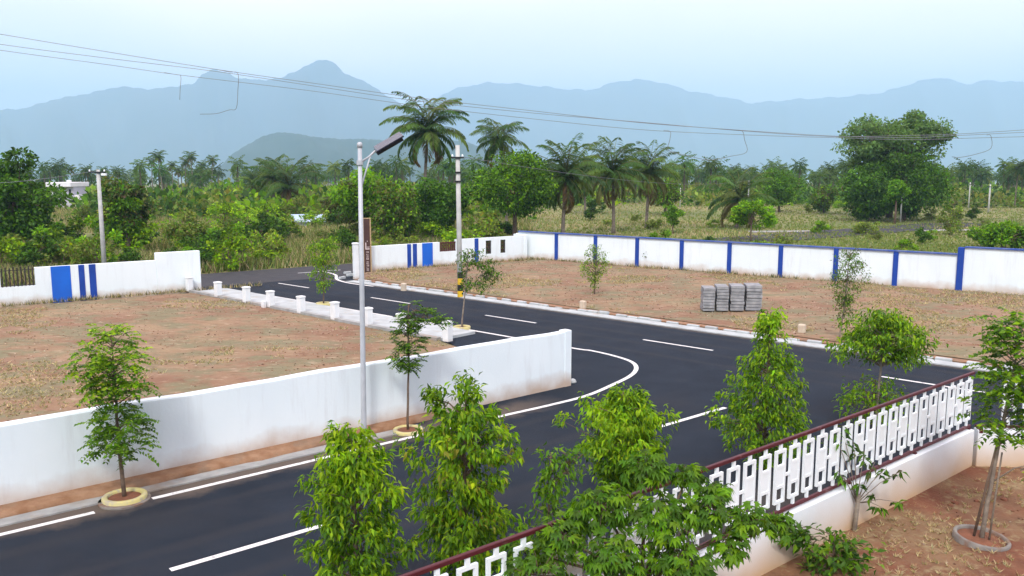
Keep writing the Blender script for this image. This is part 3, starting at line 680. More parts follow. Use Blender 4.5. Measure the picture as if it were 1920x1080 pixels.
# --- left gate wall
ang, LA = wall_frame(GA, GB)
f = lambda px: along(GA, GB, (0, 577), (378, 546), px)[0]
d_ = lambda px: along(GA, GB, (0, 577), (378, 546), px)[1]
root = empty('gate_wall', (*GA, 0), ang, 'white gate wall with one wide blue panel, two thin blue stripes and a tall plain end', 'wall')
h = ZA(d_(240), 491.5)
ho_, hn_ = f(70), f(5)
wm = MB().bbox(-14, hn_, 0, 0.23, -0.1, h, 0.012).bbox(ho_, f(296), 0, 0.23, -0.1, h, 0.012)
wm.box(hn_ + 0.0, ho_, 0.002, 0.228, -0.1, h - 0.83)
obj('wall', wm, 'white_wall', root)
obj('end_wall', MB().bbox(f(296), f(378), -0.03, 0.26, -0.1, ZA(d_(340), 472), 0.015), 'white_wall', root)
for a, b, m in ((99.5, 136, 'bright_blue_paint'), (151, 162, 'blue_paint'), (170.5, 183, 'blue_paint')):
    obj('painted_panel', MB().bbox(f(a), f(b), -0.025, -0.001, 0.02, h + 0.0, 0.006), m, root)
gr = obj('grille', MB().box(hn_, ho_, 0.10, 0.13, h - 0.80, h - 0.77).box(hn_, ho_, 0.10, 0.13, h - 0.10, h - 0.07), 'iron_grille', root)
for i in range(9):
    x = hn_ + (ho_ - hn_) * (i + 0.5) / 9
    obj('bar', MB().box(x - 0.028, x + 0.028, 0.085, 0.145, h - 0.83, h + 0.02 + 0.05 * (i % 2)), 'iron_grille', gr)
# --- right gate wall
ang2, LC = wall_frame(GC, GD)
f2 = lambda px: along(GC, GD, (697, 510), (985, 487), px)[0]
d2 = lambda px: along(GC, GD, (697, 510), (985, 487), px)[1]
root = empty('gate_wall', (*GC, 0), ang2, 'white gate wall with blue stripes, dark red notch grille and two small brown grilles', 'wall')
h = ZA(d2(720), 460.5); h2 = ZA(d2(900), 446.5)
n0, n1 = f2(825), f2(856)
wm = MB().bbox(0, n0, 0, 0.23, -0.1, h, 0.012).box(n0, n1, 0.002, 0.228, -0.1, h - 0.62)
w1, w2, w3, w4 = f2(911), f2(921.5), f2(938.5), f2(948); zb, zt = ZA(d2(916), 476), ZA(d2(916), 451)
wm.box(n1, w1, 0, 0.23, -0.1, h2).box(w2, w3, 0, 0.23, -0.1, h2).box(w4, LC + 0.1, 0, 0.23, -0.1, h2)
for a, b in ((w1, w2), (w3, w4)): wm.box(a, b, 0.001, 0.229, -0.1, zb).box(a, b, 0.001, 0.229, zt, h2 - 0.001)
obj('wall', wm, 'white_wall', root)
for a, b, m, hh in ((764, 771, 'blue_paint', h), (774.5, 782, 'blue_paint', h), (792, 811.5, 'bright_blue_paint', h), (890, 897, 'blue_paint', h2)):
    obj('painted_panel', MB().bbox(f2(a), f2(b), -0.03, -0.001, 0.02, hh, 0.006), m, root)
g1 = obj('grille', MB().box(n0, n1, 0.09, 0.14, h - 0.62, h - 0.54).box(n0, n1, 0.09, 0.14, h - 0.10, h - 0.02), 'dark_red_grille', root)
for i in range(8):
    x = n0 + (n1 - n0) * (i + 0.5) / 8; obj('bar', MB().box(x - 0.04, x + 0.04, 0.08, 0.15, h - 0.62, h - 0.04), 'dark_red_grille', g1)
for a, b in ((w1, w2), (w3, w4)):
    g2 = obj('window_grille', MB().box(a, a + 0.05, 0.06, 0.16, zb, zt).box(b - 0.05, b, 0.06, 0.16, zb, zt).box(a + .05, b - .05, 0.06, 0.16, zt - 0.05, zt).box(a + .05, b - .05, 0.06, 0.16, zb, zb + 0.05), 'iron_grille', root)
    for i in range(2):
        x = a + (b - a) * (i + 1) / 3; obj('bar', MB().box(x - 0.02, x + 0.02, 0.09, 0.13, zb, zt), 'iron_grille', g2)
    for i in range(3):
        z = zb + (zt - zb) * (i + 1) / 4; obj('bar', MB().box(a + .05, b - .05, 0.085, 0.125, z - 0.02, z + 0.02), 'dark_red_grille', g2)
# white gate post and the brown name board
P0 = G(668, 523); hp = ZA(P0[1], 455)
root = empty('gate_post', (*P0, 0), ang2, 'slim white gate post at the road edge beside the brown name board', 'post')
obj('shaft', MB().bbox(-0.14, 0.14, -0.14, 0.14, -0.1, hp - 0.08, 0.02), 'white_trim', root)
obj('cap', MB().bbox(-0.17, 0.17, -0.17, 0.17, hp - 0.08, hp, 0.03), 'white_trim', root)
S0 = np.array(G(690, 512)); hs_ = ZA(S0[1], 409)
root = empty('name_board', (*S0, 0), R(14), 'tall narrow brown name board with vertical lettering at the gate', 'sign')
obj('frame', MB().box(-0.24, -0.195, 0, 0.2, 0, hs_ - .05).box(0.165, 0.24, 0, 0.2, 0, hs_ - .05).box(-0.24, 0.24, 0, 0.2, hs_ - 0.05, hs_), 'tan_frame', root)
obj('board', MB().box(-0.193, 0.163, 0.03, 0.18, 0.02, hs_ - 0.055), 'brown_board', root)
lm = MB()                                          # vertical lettering: one large angular mark, then a line of small letters running down
zl0 = hs_ * 0.43
lm.box(-0.12, -0.06, 0.018, 0.034, zl0, zl0 + 0.42).box(-0.06, 0.13, 0.018, 0.034, zl0, zl0 + 0.07).box(-0.04, 0.13, 0.018, 0.034, zl0 + 0.13, zl0 + 0.17)
lm.box(-0.02, 0.03, 0.018, 0.034, zl0 + 0.48, zl0 + 0.53)
obj('lettering', lm, 'sign_letter', root)
z = zl0 - 0.12; rr = random.Random(4)
for k in range(9):
    m = MB(); hgt = 0.085
    m.box(-0.07, 0.07, 0.018, 0.034, z - hgt, z - hgt + 0.022)
    if k % 3 != 1: m.box(-0.07, 0.07, 0.018, 0.034, z - 0.022, z)
    if k % 2: m.box(-0.07, -0.045, 0.018, 0.034, z - hgt + .022, z - .022)
    if k % 3 == 0: m.box(0.045, 0.07, 0.018, 0.034, z - hgt + .022, z - .022)
    obj('letter', m, 'sign_letter', root); z -= 0.135

# --- white wall with blue posts
root = empty('panel_wall', (*BW0, 0), math.atan2(BU[1], BU[0]), 'long white wall with blue posts and a blue coping behind the bare plot', 'wall')
PXS = [1043, 1107, 1178, 1257, 1344, 1439, 1547, 1667, 1797]; LB = float(np.linalg.norm(BW1 - BW0)); bay = LB / 8; hb = 1.88
obj('panel', MB().box(-3.2, -0.1, 0.02, 0.20, -0.1, hb), 'white_wall', root)
for i in range(8): obj('panel', MB().box(i * bay + 0.1, (i + 1) * bay - 0.1, 0.02, 0.20, -0.1, hb), 'white_wall', root)
pm = MB().bbox(-0.125, 0.125, -0.06, 0.23, -0.1, hb, 0.012).mesh('post'); pm.materials.append(MATS['blue_paint'])
for i in range(8): obj('post', pm, None, root, (i * bay, 0, 0))
for i in range(8):
    a, b = (i * bay, (i + 1) * bay) if i else (-3.2, bay)
    obj('coping', MB().bbox(a + 0.002, b - 0.002, -0.075, 0.25, hb + 0.002, hb + 0.075, 0.012), 'coping', root)
obj('return_wall', MB().box(-3.4, -3.2, 0.0, 0.24, -0.1, hb - 0.1), 'white_wall', root)
hc = 2.28
root = empty('panel_wall', (*BW1, 0), math.atan2(BU[1], BU[0]), 'taller stretch of white wall with a wide blue corner post and blue coping', 'wall')
obj('post', MB().bbox(-0.15, 0.15, -0.08, 0.26, -0.1, hc, 0.015), 'blue_paint', root)
for i in range(4):
    obj('panel', MB().box(i * 3.3 + (0.15 if i == 0 else 0.1), (i + 1) * 3.3 - 0.1, 0.02, 0.20, -0.1, hc - 0.02), 'white_wall', root)
    if i: obj('post', MB().bbox(i * 3.3 - 0.1, i * 3.3 + 0.1, -0.04, 0.24, -0.1, hc - 0.02, 0.012), 'blue_paint', root)
    obj('coping', MB().bbox(i * 3.3 + (0.152 if i == 0 else 0.002), (i + 1) * 3.3 - 0.002, -0.06, 0.25, hc - 0.018, hc + 0.055, 0.012), 'coping', root)
# connecting piece where the gate wall meets the panelled wall
J0 = GD + GU * 0.1; J1 = BW0 - BU * 3.4
aj, lj = wall_frame(J0, J1)
tag(obj('corner_wall', MB().bbox(-0.05, lj + 0.05, -0.05, 0.2, -0.1, h2 + 0.05, 0.012), 'white_wall', None, (*J0, 0), aj), 'short plain white wall piece joining the gate wall and the blue post wall', 'wall')

# ------------------------------------------------------------------ garden fence
RB, RT = 0.97, 2.10
PIT = 0.40
def panel_mesh():
    m = MB(); w, t = 0.135, 0.02; z0, z1 = RB + 0.13, RT - 0.15
    for a, b in ((-w, -w + 0.045), (w - 0.045, w)): m.box(a, b, -t, t, z0, z1)
    for a, b in ((z0, z0 + 0.045), (z1 - 0.045, z1), (z0 + 0.24, z0 + 0.285), (z1 - 0.285, z1 - 0.24)): m.box(-w + 0.045, w - 0.045, -t + 0.001, t - 0.001, a, b)
    m.box(-w + 0.045, w - 0.045, -t + 0.008, t - 0.008, z0 + 0.285, z1 - 0.285)
    m.box(-0.028, 0.028, -t + 0.003, t - 0.003, z1, RT - 0.055).box(-0.028, 0.028, -t + 0.003, t - 0.003, RB + 0.02, z0)
    return m.mesh('panel')
pmesh = panel_mesh(); pmesh.materials.append(MATS['fence_white'])
link = MB().box(-PIT / 2 + 0.0, -0.136, -0.012, 0.012, 1.52, 1.56).mesh('link'); link.materials.append(MATS['fence_white'])
def fence(name, label, P, ang, Lf, n, first):
    r = empty(name, (*P, 0), ang, label, 'fence')
    obj('base_wall', MB().bbox(0.0, Lf, -0.11, 0.11, -0.2, RB - 0.07, 0.012), 'garden_wall', r)
    obj('bottom_rail', MB().bbox(-0.02, Lf, -0.03, 0.03, RB - 0.035, RB + 0.015, 0.008), 'maroon_paint', r)
    obj('top_rail', MB().bbox(-0.02, Lf, -0.028, 0.028, RT - 0.045, RT + 0.005, 0.008), 'maroon_paint', r)
    for i in range(n):
        obj('panel', pmesh, None, r, (first + i * PIT, 0, 0))
        if i % 3 == 1: obj('link', MB().box(first + i * PIT + 0.136, first + (i + 1) * PIT - 0.136, -0.012, 0.012, 1.50, 1.545), 'fence_white', r)
    for x in np.arange(0.05, Lf, 2.4):
        obj('rail_bracket', MB().box(x - 0.035, x + 0.035, -0.12, 0.045, RB - 0.13, RB - 0.046), 'maroon_paint', r)
    return r
fence('railing_fence', 'white ornamental railing with maroon rails on a low white wall along the garden', GF, math.atan2(FU[1], FU[0]), 22.0, 52, 0.17)
fence('railing_fence', 'short return of white railing with maroon rails behind the staked tree', GF + F2 * 0.14, R(-4), 6.0, 13, 0.62)

# ------------------------------------------------------------------ bollards, markers, slabs
bm_ = MB().bbox(-0.14, 0.14, -0.14, 0.14, 0.0, 0.66, 0.02).mesh('block'); bm_.materials.append(MATS['white_trim'])
bc_ = MB().bbox(-0.16, 0.16, -0.16, 0.16, 0.6605, 0.72, 0.02).mesh('cap'); bc_.materials.append(MATS['white_trim'])
BOL = [(383, 546, 'white bollard touching the tall end of the left gate wall'), (423, 558, 'second white bollard from the left gate wall'),
       (464, 570, 'third white bollard from the left gate wall'), (515, 578, 'fourth white bollard from the gate wall, with a broken stub at its foot'),
       (567, 590, 'white bollard just left of the yellow ringed sapling by the entrance road'), (621, 604, 'white bollard in front of the yellow ringed sapling by the entrance road'),
       (685, 616, 'white bollard directly behind the solar street lamp pole'), (760, 626, 'white bollard half hidden behind the leaning sapling'), (846, 643, 'large white bollard nearest the end of the street wall')]
for x, y, lab in BOL:
    sm, _ = toM(G(x, y)); p = MR(sm, -5.10 - 0.01 * sm)
    r = empty('bollard', (*p, 0.10), MA, lab, 'bollard', 'bollards along the entrance road'); obj('block', bm_, None, r); obj('cap', bc_, None, r)
p = MR(toM(G(508, 578))[0], -5.45)
tag(obj('bollard_stub', MB().bbox(-0.1, 0.1, -0.09, 0.09, 0, 0.33, 0.03), 'white_trim', None, (*p, 0.06), MA), 'short broken stub of a white bollard beside the fourth bollard', 'bollard')
mk_ = MB().bbox(-0.13, 0.13, -0.11, 0.11, -0.05, 0.34, 0.03).mesh('marker_stone'); mk_.materials.append(MATS['marker_stone'])
for x, y, lab in ((757, 545, 'small cream marker stone left of the striped electric pole'), (1093, 580, 'small cream marker stone on the verge below the bushy plot sapling'), (1503, 627, 'square cream marker stone on the verge right of the slab stacks')):
    p = G(x, y); tag(obj('marker_stone', mk_, None, None, (*p, 0.05), MA + 0.1), lab, 'marker stone')
sl = [MB().bbox(-0.31, 0.31, -0.45, 0.45, 0, t, 0.01).mesh('concrete_slab') for t in (0.125, 0.135)]
for m in sl: m.materials.append(MATS['slab_concrete'])
which = ['first, leftmost', 'second', 'third', 'fourth, rightmost']
for k, (x0, x1, yt) in enumerate(((1319, 1341, 540), (1345, 1367, 537), (1371, 1396, 536), (1400, 1429, 535))):
    p = G((x0 + x1) / 2, 586 - k * 0.3); w = (x1 - x0) / FPX * p[1] / 0.62; n = 8; hh = (ZA(p[1], yt) - 0.06) / n
    for i in range(n):
        o = obj('concrete_slab', sl[i % 2], None, None, (p[0] + rs.uniform(-.015, .015), p[1] + 0.4 + rs.uniform(-.03, .03), 0.08 + i * hh), R(-6) + rs.uniform(-0.02, 0.02))
        o.scale = (w, 1, hh / (0.125, 0.135)[i % 2] * 0.84)
        tag(o, 'grey concrete slab, %s, in the %s of four stacks' % (('lowest', 'second from bottom', 'third from bottom', 'fourth from bottom', 'fifth from bottom', 'sixth from bottom', 'second from top', 'topmost')[i], which[k]), 'slab', 'slabs of the %s stack' % which[k].split(',')[0])

# ------------------------------------------------------------------ lamp, poles, wires
p = NR(toN(G(682, 822))[0], 0.62); Yp = p[1]; ht = ZA(Yp, 268)
r = empty('street_lamp', (*p, 0.02), 0, 'tall grey solar street lamp standing beside the long white wall', 'street lamp')
obj('pole', MB().tube([(0, 0, -0.1), (0, 0, 0.4), (0.03, 0, ht * .5), (0.06, 0, ht - 0.12)], [0.066, 0.064, 0.056, 0.046], 14), 'galvanised', r, smooth=True)
obj('base_plate', MB().bbox(-0.16, 0.16, -0.16, 0.16, 0.0, 0.03, 0.006), 'galvanised', r)
obj('cap', MB().tube([(0.06, 0, ht - 0.12), (0.06, 0, ht - 0.03), (0.06, 0, ht)], [0.060, 0.060, 0.03], 14), 'galvanised', r, smooth=True)
zA = ZA(Yp, 322); arm0 = np.array((0.055, 0, zA - 0.45)); arm1 = np.array((0.10, 0, ZA(Yp, 305)))
hd = np.array((XA(Yp, 705, 285) - p[0], -0.05, ZA(Yp, 284)))
obj('arm', MB().tube([arm1 + np.array((-0.05, 0, -0.02)), (arm1 + hd) / 2 + np.array((0.0, 0, -0.02)), hd], 0.024, 8).tube([arm0, arm0 + np.array((0.10, 0, 0.35)), (arm1 * 0.35 + hd * 0.65)], 0.018, 8), 'galvanised', r, smooth=True)
obj('clamp', MB().tube([(0.055, 0, arm1[2] - 0.07), (0.055, 0, arm1[2] + 0.03)], 0.075, 12), 'galvanised', r)
pan = empty('lamp_head', tuple(hd + np.array((0.30, 0.05, 0.16))), 0); pan.parent = r; pan.rotation_euler = (R(14), R(-30), R(10))
obj('solar_panel', MB().bbox(-0.34, 0.34, -0.26, 0.26, 0.02, 0.055, 0.008), 'solar_cell', pan)
obj('lamp_body', MB().bbox(-0.36, 0.30, -0.20, 0.20, -0.06, 0.019, 0.012), 'dark_steel', pan)
obj('lens', MB().box(-0.12, 0.24, -0.15, 0.15, -0.068, -0.0605), 'lamp_lens', pan)

def cpole(name, label, p, ht, r0, r1, arms, bands=False, tilt=0.0):
    r = empty(name, (*p, 0.0), 0, label, 'pole')
    obj('shaft', MB().tube([(0, 0, -0.3), (tilt * .5, 0, ht / 2), (tilt, 0, ht)], [r0, (r0 + r1) / 2, r1], 12), 'pole_concrete', r, smooth=True)
    for z, w in arms:
        a = obj('crossarm', MB().box(-w / 2 + tilt, w / 2 + tilt, -r1 - 0.07, -r1 - 0.01, z - 0.035, z + 0.035).box(tilt - r0 * 1.05, tilt + r0 * 1.05, -r0 * 1.05, r0 * 1.05, z - 0.05, z + 0.03), 'dark_steel', r)
        if w > 0.5:
            for x in (-w / 2 + 0.07, w / 2 - 0.07): obj('insulator', MB().tube([(x + tilt, -r1 - 0.04, z + 0.03), (x + tilt, -r1 - 0.04, z + 0.06), (x + tilt, -r1 - 0.04, z + 0.12), (x + tilt, -r1 - 0.04, z + 0.16)], [0.02, 0.05, 0.04, 0.02], 8), 'fence_white', a)
    if bands:
        for i, m in enumerate(('yellow_paint', 'black_paint', 'yellow_paint', 'black_paint')):
            obj('painted_band', MB().tube([(0, 0, i * 0.31 + 0.02), (0, 0, i * 0.31 + 0.328)], r0 + 0.004, 14, False), m, r, smooth=True)
    return r
EP = G(863, 557.5); eh = ZA(EP[1], 272)
cpole('electric_pole', 'concrete electric pole with yellow and black bands at its foot', EP, eh, 0.135, 0.10, ((ZA(EP[1], 295.5), 0.62), (ZA(EP[1], 323), 0.22), (ZA(EP[1], 340), 0.22)), True, -0.07)
q = G(195, 520); lp = (XA(50, 196, 505), 50.0); lh = ZA(50, 318)
r = cpole('electric_pole', 'slender concrete electric pole behind the left gate wall', lp, lh, 0.14, 0.10, ((lh - 0.15, 1.0),), False, 0.0)
obj('pole_lamp', MB().tube([(0.0, 0, lh - 0.25), (0.1, -0.05, lh - 0.15), (0.34, -0.1, lh - 0.22)], 0.025, 6).bbox(0.24, 0.52, -0.2, 0.0, lh - 0.34, lh - 0.22, 0.02), 'fence_white', r)
FP = [(1402, 338, 400, 0.11, 'pale concrete pole in front of the drooping coconut palm beyond the blue post wall'), (1688, 345, 416, 0.10, 'thin grey pole standing in front of the largest tree'),
      (1816, 342, 388, 0.10, 'thinner grey pole among far palms right of the largest tree'), (1853, 346, 398, 0.13, 'pale pole among far palms near the picture edge'), (1275, 352, 388, 0.09, 'thin distant pole left of the drooping coconut palm')]
fpos = []
for x, yt, yb, rr_, lab in FP:
    g_ = G(x, yb); fpos.append((g_, ZA(g_[1], yt)))
    cpole('electric_pole', lab, g_, ZA(g_[1], yt), rr_, rr_ * 0.75, ((ZA(g_[1], yt) - 0.3, 0.5),))

def wire_obj(name, label, cat, pts, rad, group=None):
    tag(obj(name, MB().tube(pts, rad, 5), 'wire', smooth=True), label, cat, group)
def at(px, py, Y): return np.array((XA(Y, px, py), Y, ZA(Y, py)))
WY = 21.0
W1 = [(-260, 20), (0, 64), (200, 97), (405, 130), (580, 155), (780, 183), (1000, 208), (1200, 230), (1400, 245), (1560, 255), (1700, 258), (1820, 253), (2150, 236)]
W2 = [(-260, 44), (0, 83), (200, 109), (405, 134), (580, 160), (780, 189), (1000, 212), (1200, 229), (1400, 246), (1560, 256), (1700, 254), (1820, 250), (2150, 228)]
W3 = [(-260, 54), (0, 94), (200, 121), (340, 141), (580, 170), (780, 198), (1000, 223), (1200, 243), (1400, 253), (1560, 258), (1700, 262), (1820, 259), (2150, 250)]
for W, Y, lab in ((W1, WY, 'topmost of the three overhead power lines crossing the sky'), (W2, WY + 0.9, 'middle one of the three overhead power lines'), (W3, WY + 1.8, 'lowest of the three overhead power lines')):
    wire_obj('power_line', lab, 'wire', catmull([at(x, y, Y) for x, y in W], 5), 0.0065, 'overhead power lines')
def loop(label, pts, Y):
    wire_obj('wire_spacer', label, 'wire', catmull([at(x, y, Y) for x, y in pts], 4), 0.0065)
loop('short bent wire hanging from the lowest line at far left of the sky', [(308, 136), (330, 140), (339, 143), (338, 165), (337, 187)], WY + 1.6)
loop('hooked wire spacer curling below the lines above the mountain peak', [(405, 130), (430, 135), (446, 138), (446, 170), (443, 203), (430, 206), (405, 213), (375, 214)], WY - 0.1)
loop('wire spacer hanging as a shallow bowl left of the largest tree', [(1244, 245), (1257, 247), (1256, 262), (1254, 282), (1290, 292), (1330, 300), (1370, 293), (1400, 285), (1396, 262), (1392, 246), (1376, 244)], WY + 0.4)
loop('faint wire spacer hanging right of the largest tree', [(1850, 253), (1858, 255), (1858, 278), (1830, 289), (1800, 295), (1785, 294)], WY + 0.2)
a0 = np.array((lp[0], lp[1] - 0.1, lh - 0.05)); b0 = at(-300, 338, 44)
wire_obj('service_wire', 'thin wire running left from the slender pole behind the gate wall', 'wire', [b0 * (1 - t) + a0 * t + np.array((0, 0, -0.5 * 4 * t * (1 - t))) for t in np.linspace(0, 1, 12)], 0.014)
a0 = np.array((EP[0] + 0.15, EP[1] - 0.1, ZA(EP[1], 294))); b0 = np.array((*fpos[0][0], fpos[0][1]))
wire_obj('service_wire', 'thin wire from the striped electric pole towards the far pale pole', 'wire', [a0 * (1 - t) + b0 * t + np.array((0, 0, -0.9 * 4 * t * (1 - t))) for t in np.linspace(0, 1, 14)], 0.012)

# ================================================================== STREET SAPLINGS
def ringed(name, label, p, r0, r1, z, mat):
    r = empty(name, (*p, 0.0), 0, label, 'planter')
    obj('kerb_ring', MB().ring(r0, r1, -0.02, z), mat, r, smooth=True)
    sm = MB(); n = 20; sm.v = [(0, 0, z * 0.75)] + [(r0 * 1.01 * math.cos(2 * math.pi * k / n), r0 * 1.01 * math.sin(2 * math.pi * k / n), z * 0.5) for k in range(n)]
    sm.f = [(0, k + 1, (k + 1) % n + 1) for k in range(n)]
    obj('soil', sm, 'clod', r)
    return r
def H_at(p, ytop): return ZA(p[1], ytop)
def onN(px, py, o):                                # point at street offset o under image column px
    for _ in range(12):
        P = G(px, py); s_, oo = toN(P); py += (oo - o) * 22
    return G(px, py)
# a: ringed sapling at the left
pa = G(234, 937); r = ringed('tree_ring', 'yellow painted planting ring with red soil at the left road edge', pa, 0.30, 0.40, 0.10, 'pale_yellow')
obj('apron', MB().tube([(0.02, -0.05, -0.01), (0.02, -0.05, 0.03)], 0.46, 26), 'ring_concrete', r)
Ha = H_at(pa, 634)
sapling('street_sapling', 'young tree with sparse feathery leaves in the yellow ring beside the long wall', 'tree', None, pa, Ha,
        [(0.24, 0.08), (0.33, 0.52), (0.40, 0.56), (0.50, 0.40), (0.60, 0.36), (0.70, 0.46), (0.82, 0.52), (0.90, 0.58), (0.98, 0.42), (1.03, 0.2)], 21, 0.10, 0.056, MIDGRN, 170, 27, 1.0, 0.032, (-0.06, 0), spread=0.10, pinnate=True, z0=0.05, young=(0.68, BRIGHT))
# b: leaning sapling behind the lamp
pb = G(765, 809); ringed('tree_ring', 'low yellowish planting ring at the foot of the leaning sapling', pb, 0.26, 0.36, 0.07, 'pale_yellow')
Hb = H_at(pb, 572)
sapling('street_sapling', 'slender sapling with dark leaves whose top leans over to the right', 'tree', None, pb, Hb,
        [(0.48, 0.10), (0.55, 0.30), (0.68, 0.34), (0.80, 0.26), (0.90, 0.24), (1.0, 0.14)], 22, 0.085, 0.048, MIDGRN + DARKGR, 80, 27, 0.8, 0.022, (0.03, 0), spread=0.10, pinnate=True,
        extra=[(0.55, 0, Hb * 0.93, 7, 0.12), (0.85, 0.05, Hb * 0.86, 6, 0.10), (0.25, 0, Hb * 0.96, 6, 0.10)], z0=0.03)
# j, k: saplings along the entrance road
pj = G(607, 573); ringed('tree_ring', 'pale planting ring on the paved strip between two bollards', pj, 0.24, 0.36, 0.14, 'pale_yellow')
sapling('street_sapling', 'small sapling with a long narrow bright crown between the bollards', 'tree', None, pj, H_at(pj, 452), [(0.20, 0.06), (0.30, 0.32), (0.5, 0.42), (0.7, 0.50), (0.88, 0.70), (0.97, 0.6), (1.02, 0.25)], 23, 0.13, 0.06, BRIGHT[:3] + MIDGRN, 110, 15, 0.7, 0.025, (0.1, 0), z0=0.1)
pk = G(866, 617); ringed('tree_ring', 'pale planting ring on the paved strip beside the last bollard', pk, 0.24, 0.34, 0.12, 'pale_yellow')
Hk = H_at(pk, 470)
sapling('street_sapling', 'sapling whose dark crown leans right in front of the striped electric pole', 'tree', None, pk, Hk, [(0.46, 0.06), (0.55, 0.20), (0.68, 0.26), (0.82, 0.30), (0.93, 0.28), (1.0, 0.14)], 24, 0.12, 0.06, MIDGRN + DARKGR, 34, 15, 0.7, 0.024, (0.30, 0), z0=0.08, bark='pale_bark', extra=[(1.3, 0, Hk * 0.66, 12, 0.15), (0.85, 0, Hk * 0.80, 14, 0.17), (0.72, 0, Hk * 0.58, 12, 0.16), (0.95, 0, Hk * 0.68, 12, 0.17), (0.55, 0, Hk * 0.92, 8, 0.12)])
# i: bushy plot sapling
pi_ = G(1115, 554)
sapling('plot_sapling', 'thin bushy sapling standing alone in front of the blue post wall', 'tree', None, pi_, H_at(pi_, 462), [(0.08, 0.04), (0.25, 0.15), (0.40, 0.55), (0.55, 0.70), (0.70, 0.58), (0.85, 0.46), (1.0, 0.2)], 25, 0.12, 0.05, MIDGRN + BRIGHT, 110, 12, 0.4, 0.02, z0=0.05)
# h: slender sapling on the far verge
ph = G(1573, 641); Hh = H_at(ph, 474)
sapling('verge_sapling', 'tall slender sapling on the far verge in front of the wall', 'tree', None, ph, Hh, [(0.25, 0.08), (0.35, 0.25), (0.50, 0.30), (0.60, 0.42), (0.75, 0.52), (0.88, 0.48), (1.0, 0.22)], 26, 0.095, 0.042, MIDGRN + OLIVE[:2] + DARKGR[1:3], 120, 20, 0.5, 0.026, (0.24, 0), bark='pale_bark', z0=0.05)
# trees along the near edge of the street
KERB = -6.75
def near_tree(px, py0): return onN(px, py0, KERB)
pc = near_tree(668, 1150)
sapling('street_sapling', 'bushy bright green young tree furthest left of the near row', 'tree', None, pc, H_at(pc, 800), [(0.12, 0.25), (0.25, 0.70), (0.36, 0.64), (0.46, 0.52), (0.58, 0.58), (0.70, 0.50), (0.82, 0.40), (0.92, 0.30), (1.0, 0.12)], 31, 0.125, 0.042, BRIGHT + MIDGRN[:3], 225, 32, 0.85, 0.03, (-0.02, 0), spread=0.115, young=(0.7, BRIGHT[:3]))
pd = near_tree(872, 1085)
sapling('street_sapling', 'broad bright green young tree with two leafy shoots at its top', 'tree', None, pd, H_at(pd, 762), [(0.10, 0.25), (0.25, 0.50), (0.40, 0.62), (0.55, 0.54), (0.68, 0.60), (0.80, 0.64), (0.92, 0.56), (1.0, 0.26)], 32, 0.13, 0.046, BRIGHT + MIDGRN, 235, 31, 0.85, 0.032, (0.02, 0), spread=0.115, dead=(0.9, YELLOW[:1] + BRIGHT),
        extra=[(-0.42, 0, H_at(pd, 748), 7, 0.07), (0.06, 0, H_at(pd, 735), 9, 0.08)])
pe = near_tree(1165, 985)
sapling('street_sapling', 'dense rounded bright green young tree behind the lobed foreground tree', 'tree', None, pe, H_at(pe, 735), [(0.22, 0.15), (0.40, 0.30), (0.52, 0.42), (0.62, 0.66), (0.72, 0.78), (0.84, 0.70), (0.94, 0.46), (1.0, 0.2)], 33, 0.125, 0.042, BRIGHT + MIDGRN[:3], 260, 32, 0.85, 0.032, spread=0.12, young=(0.6, BRIGHT[:3]))
pf = near_tree(1428, 885)
sapling('street_sapling', 'tall bright green young tree narrowing to a pointed top beside the railing', 'tree', None, pf, H_at(pf, 585), [(0.10, 0.12), (0.18, 0.55), (0.27, 0.92), (0.38, 0.80), (0.48, 0.84), (0.58, 0.64), (0.70, 0.56), (0.78, 0.30), (0.84, 0.20), (0.92, 0.32), (1.0, 0.18)], 34, 0.12, 0.042, BRIGHT + MIDGRN[:3], 235, 30, 0.75, 0.034, spread=0.12, young=(0.75, BRIGHT[:3]))
pg = near_tree(1640, 800); Hg = H_at(pg, 582)
sapling('street_sapling', 'young tree with a rounded crown on a bare thin trunk behind the railing', 'tree', None, pg, Hg, [(0.60, 0.30), (0.64, 0.86), (0.74, 0.95), (0.86, 0.84), (0.95, 0.55), (1.0, 0.25)], 35, 0.13, 0.05, MIDGRN + BRIGHT, 230, 21, 0.7, 0.03, (0.05, 0), spread=0.14, bark='pale_bark', extra=[(0.9, 0, Hg * 0.66, 8, 0.12)])
pg2 = (pg[0] + 0.05, pg[1] + 0.25)
sapling('street_shrub', 'low bright shrub at the foot of the rounded young tree', 'shrub', None, pg2, H_at(pg2, 712), [(0.15, 0.5), (0.4, 0.72), (0.7, 0.62), (0.9, 0.4), (1.0, 0.2)], 36, 0.13, 0.05, BRIGHT + MIDGRN[:2], 85, 14, 0.5, 0.02)
po = onN(1022, 1020, -8.0)
sapling('street_sapling', 'thin arching sapling rising left of the lobed foreground tree', 'tree', None, po, H_at(po, 850), [(0.2, 0.1), (0.4, 0.26), (0.55, 0.22), (0.7, 0.15), (0.85, 0.14), (1.0, 0.12)], 37, 0.11, 0.045, MIDGRN, 60, 13, 0.7, 0.02, (0.10, 0), spread=0.12, extra=[(0.42, 0.0, H_at(po, 862), 9, 0.12), (0.3, 0, H_at(po, 880), 7, 0.10)])

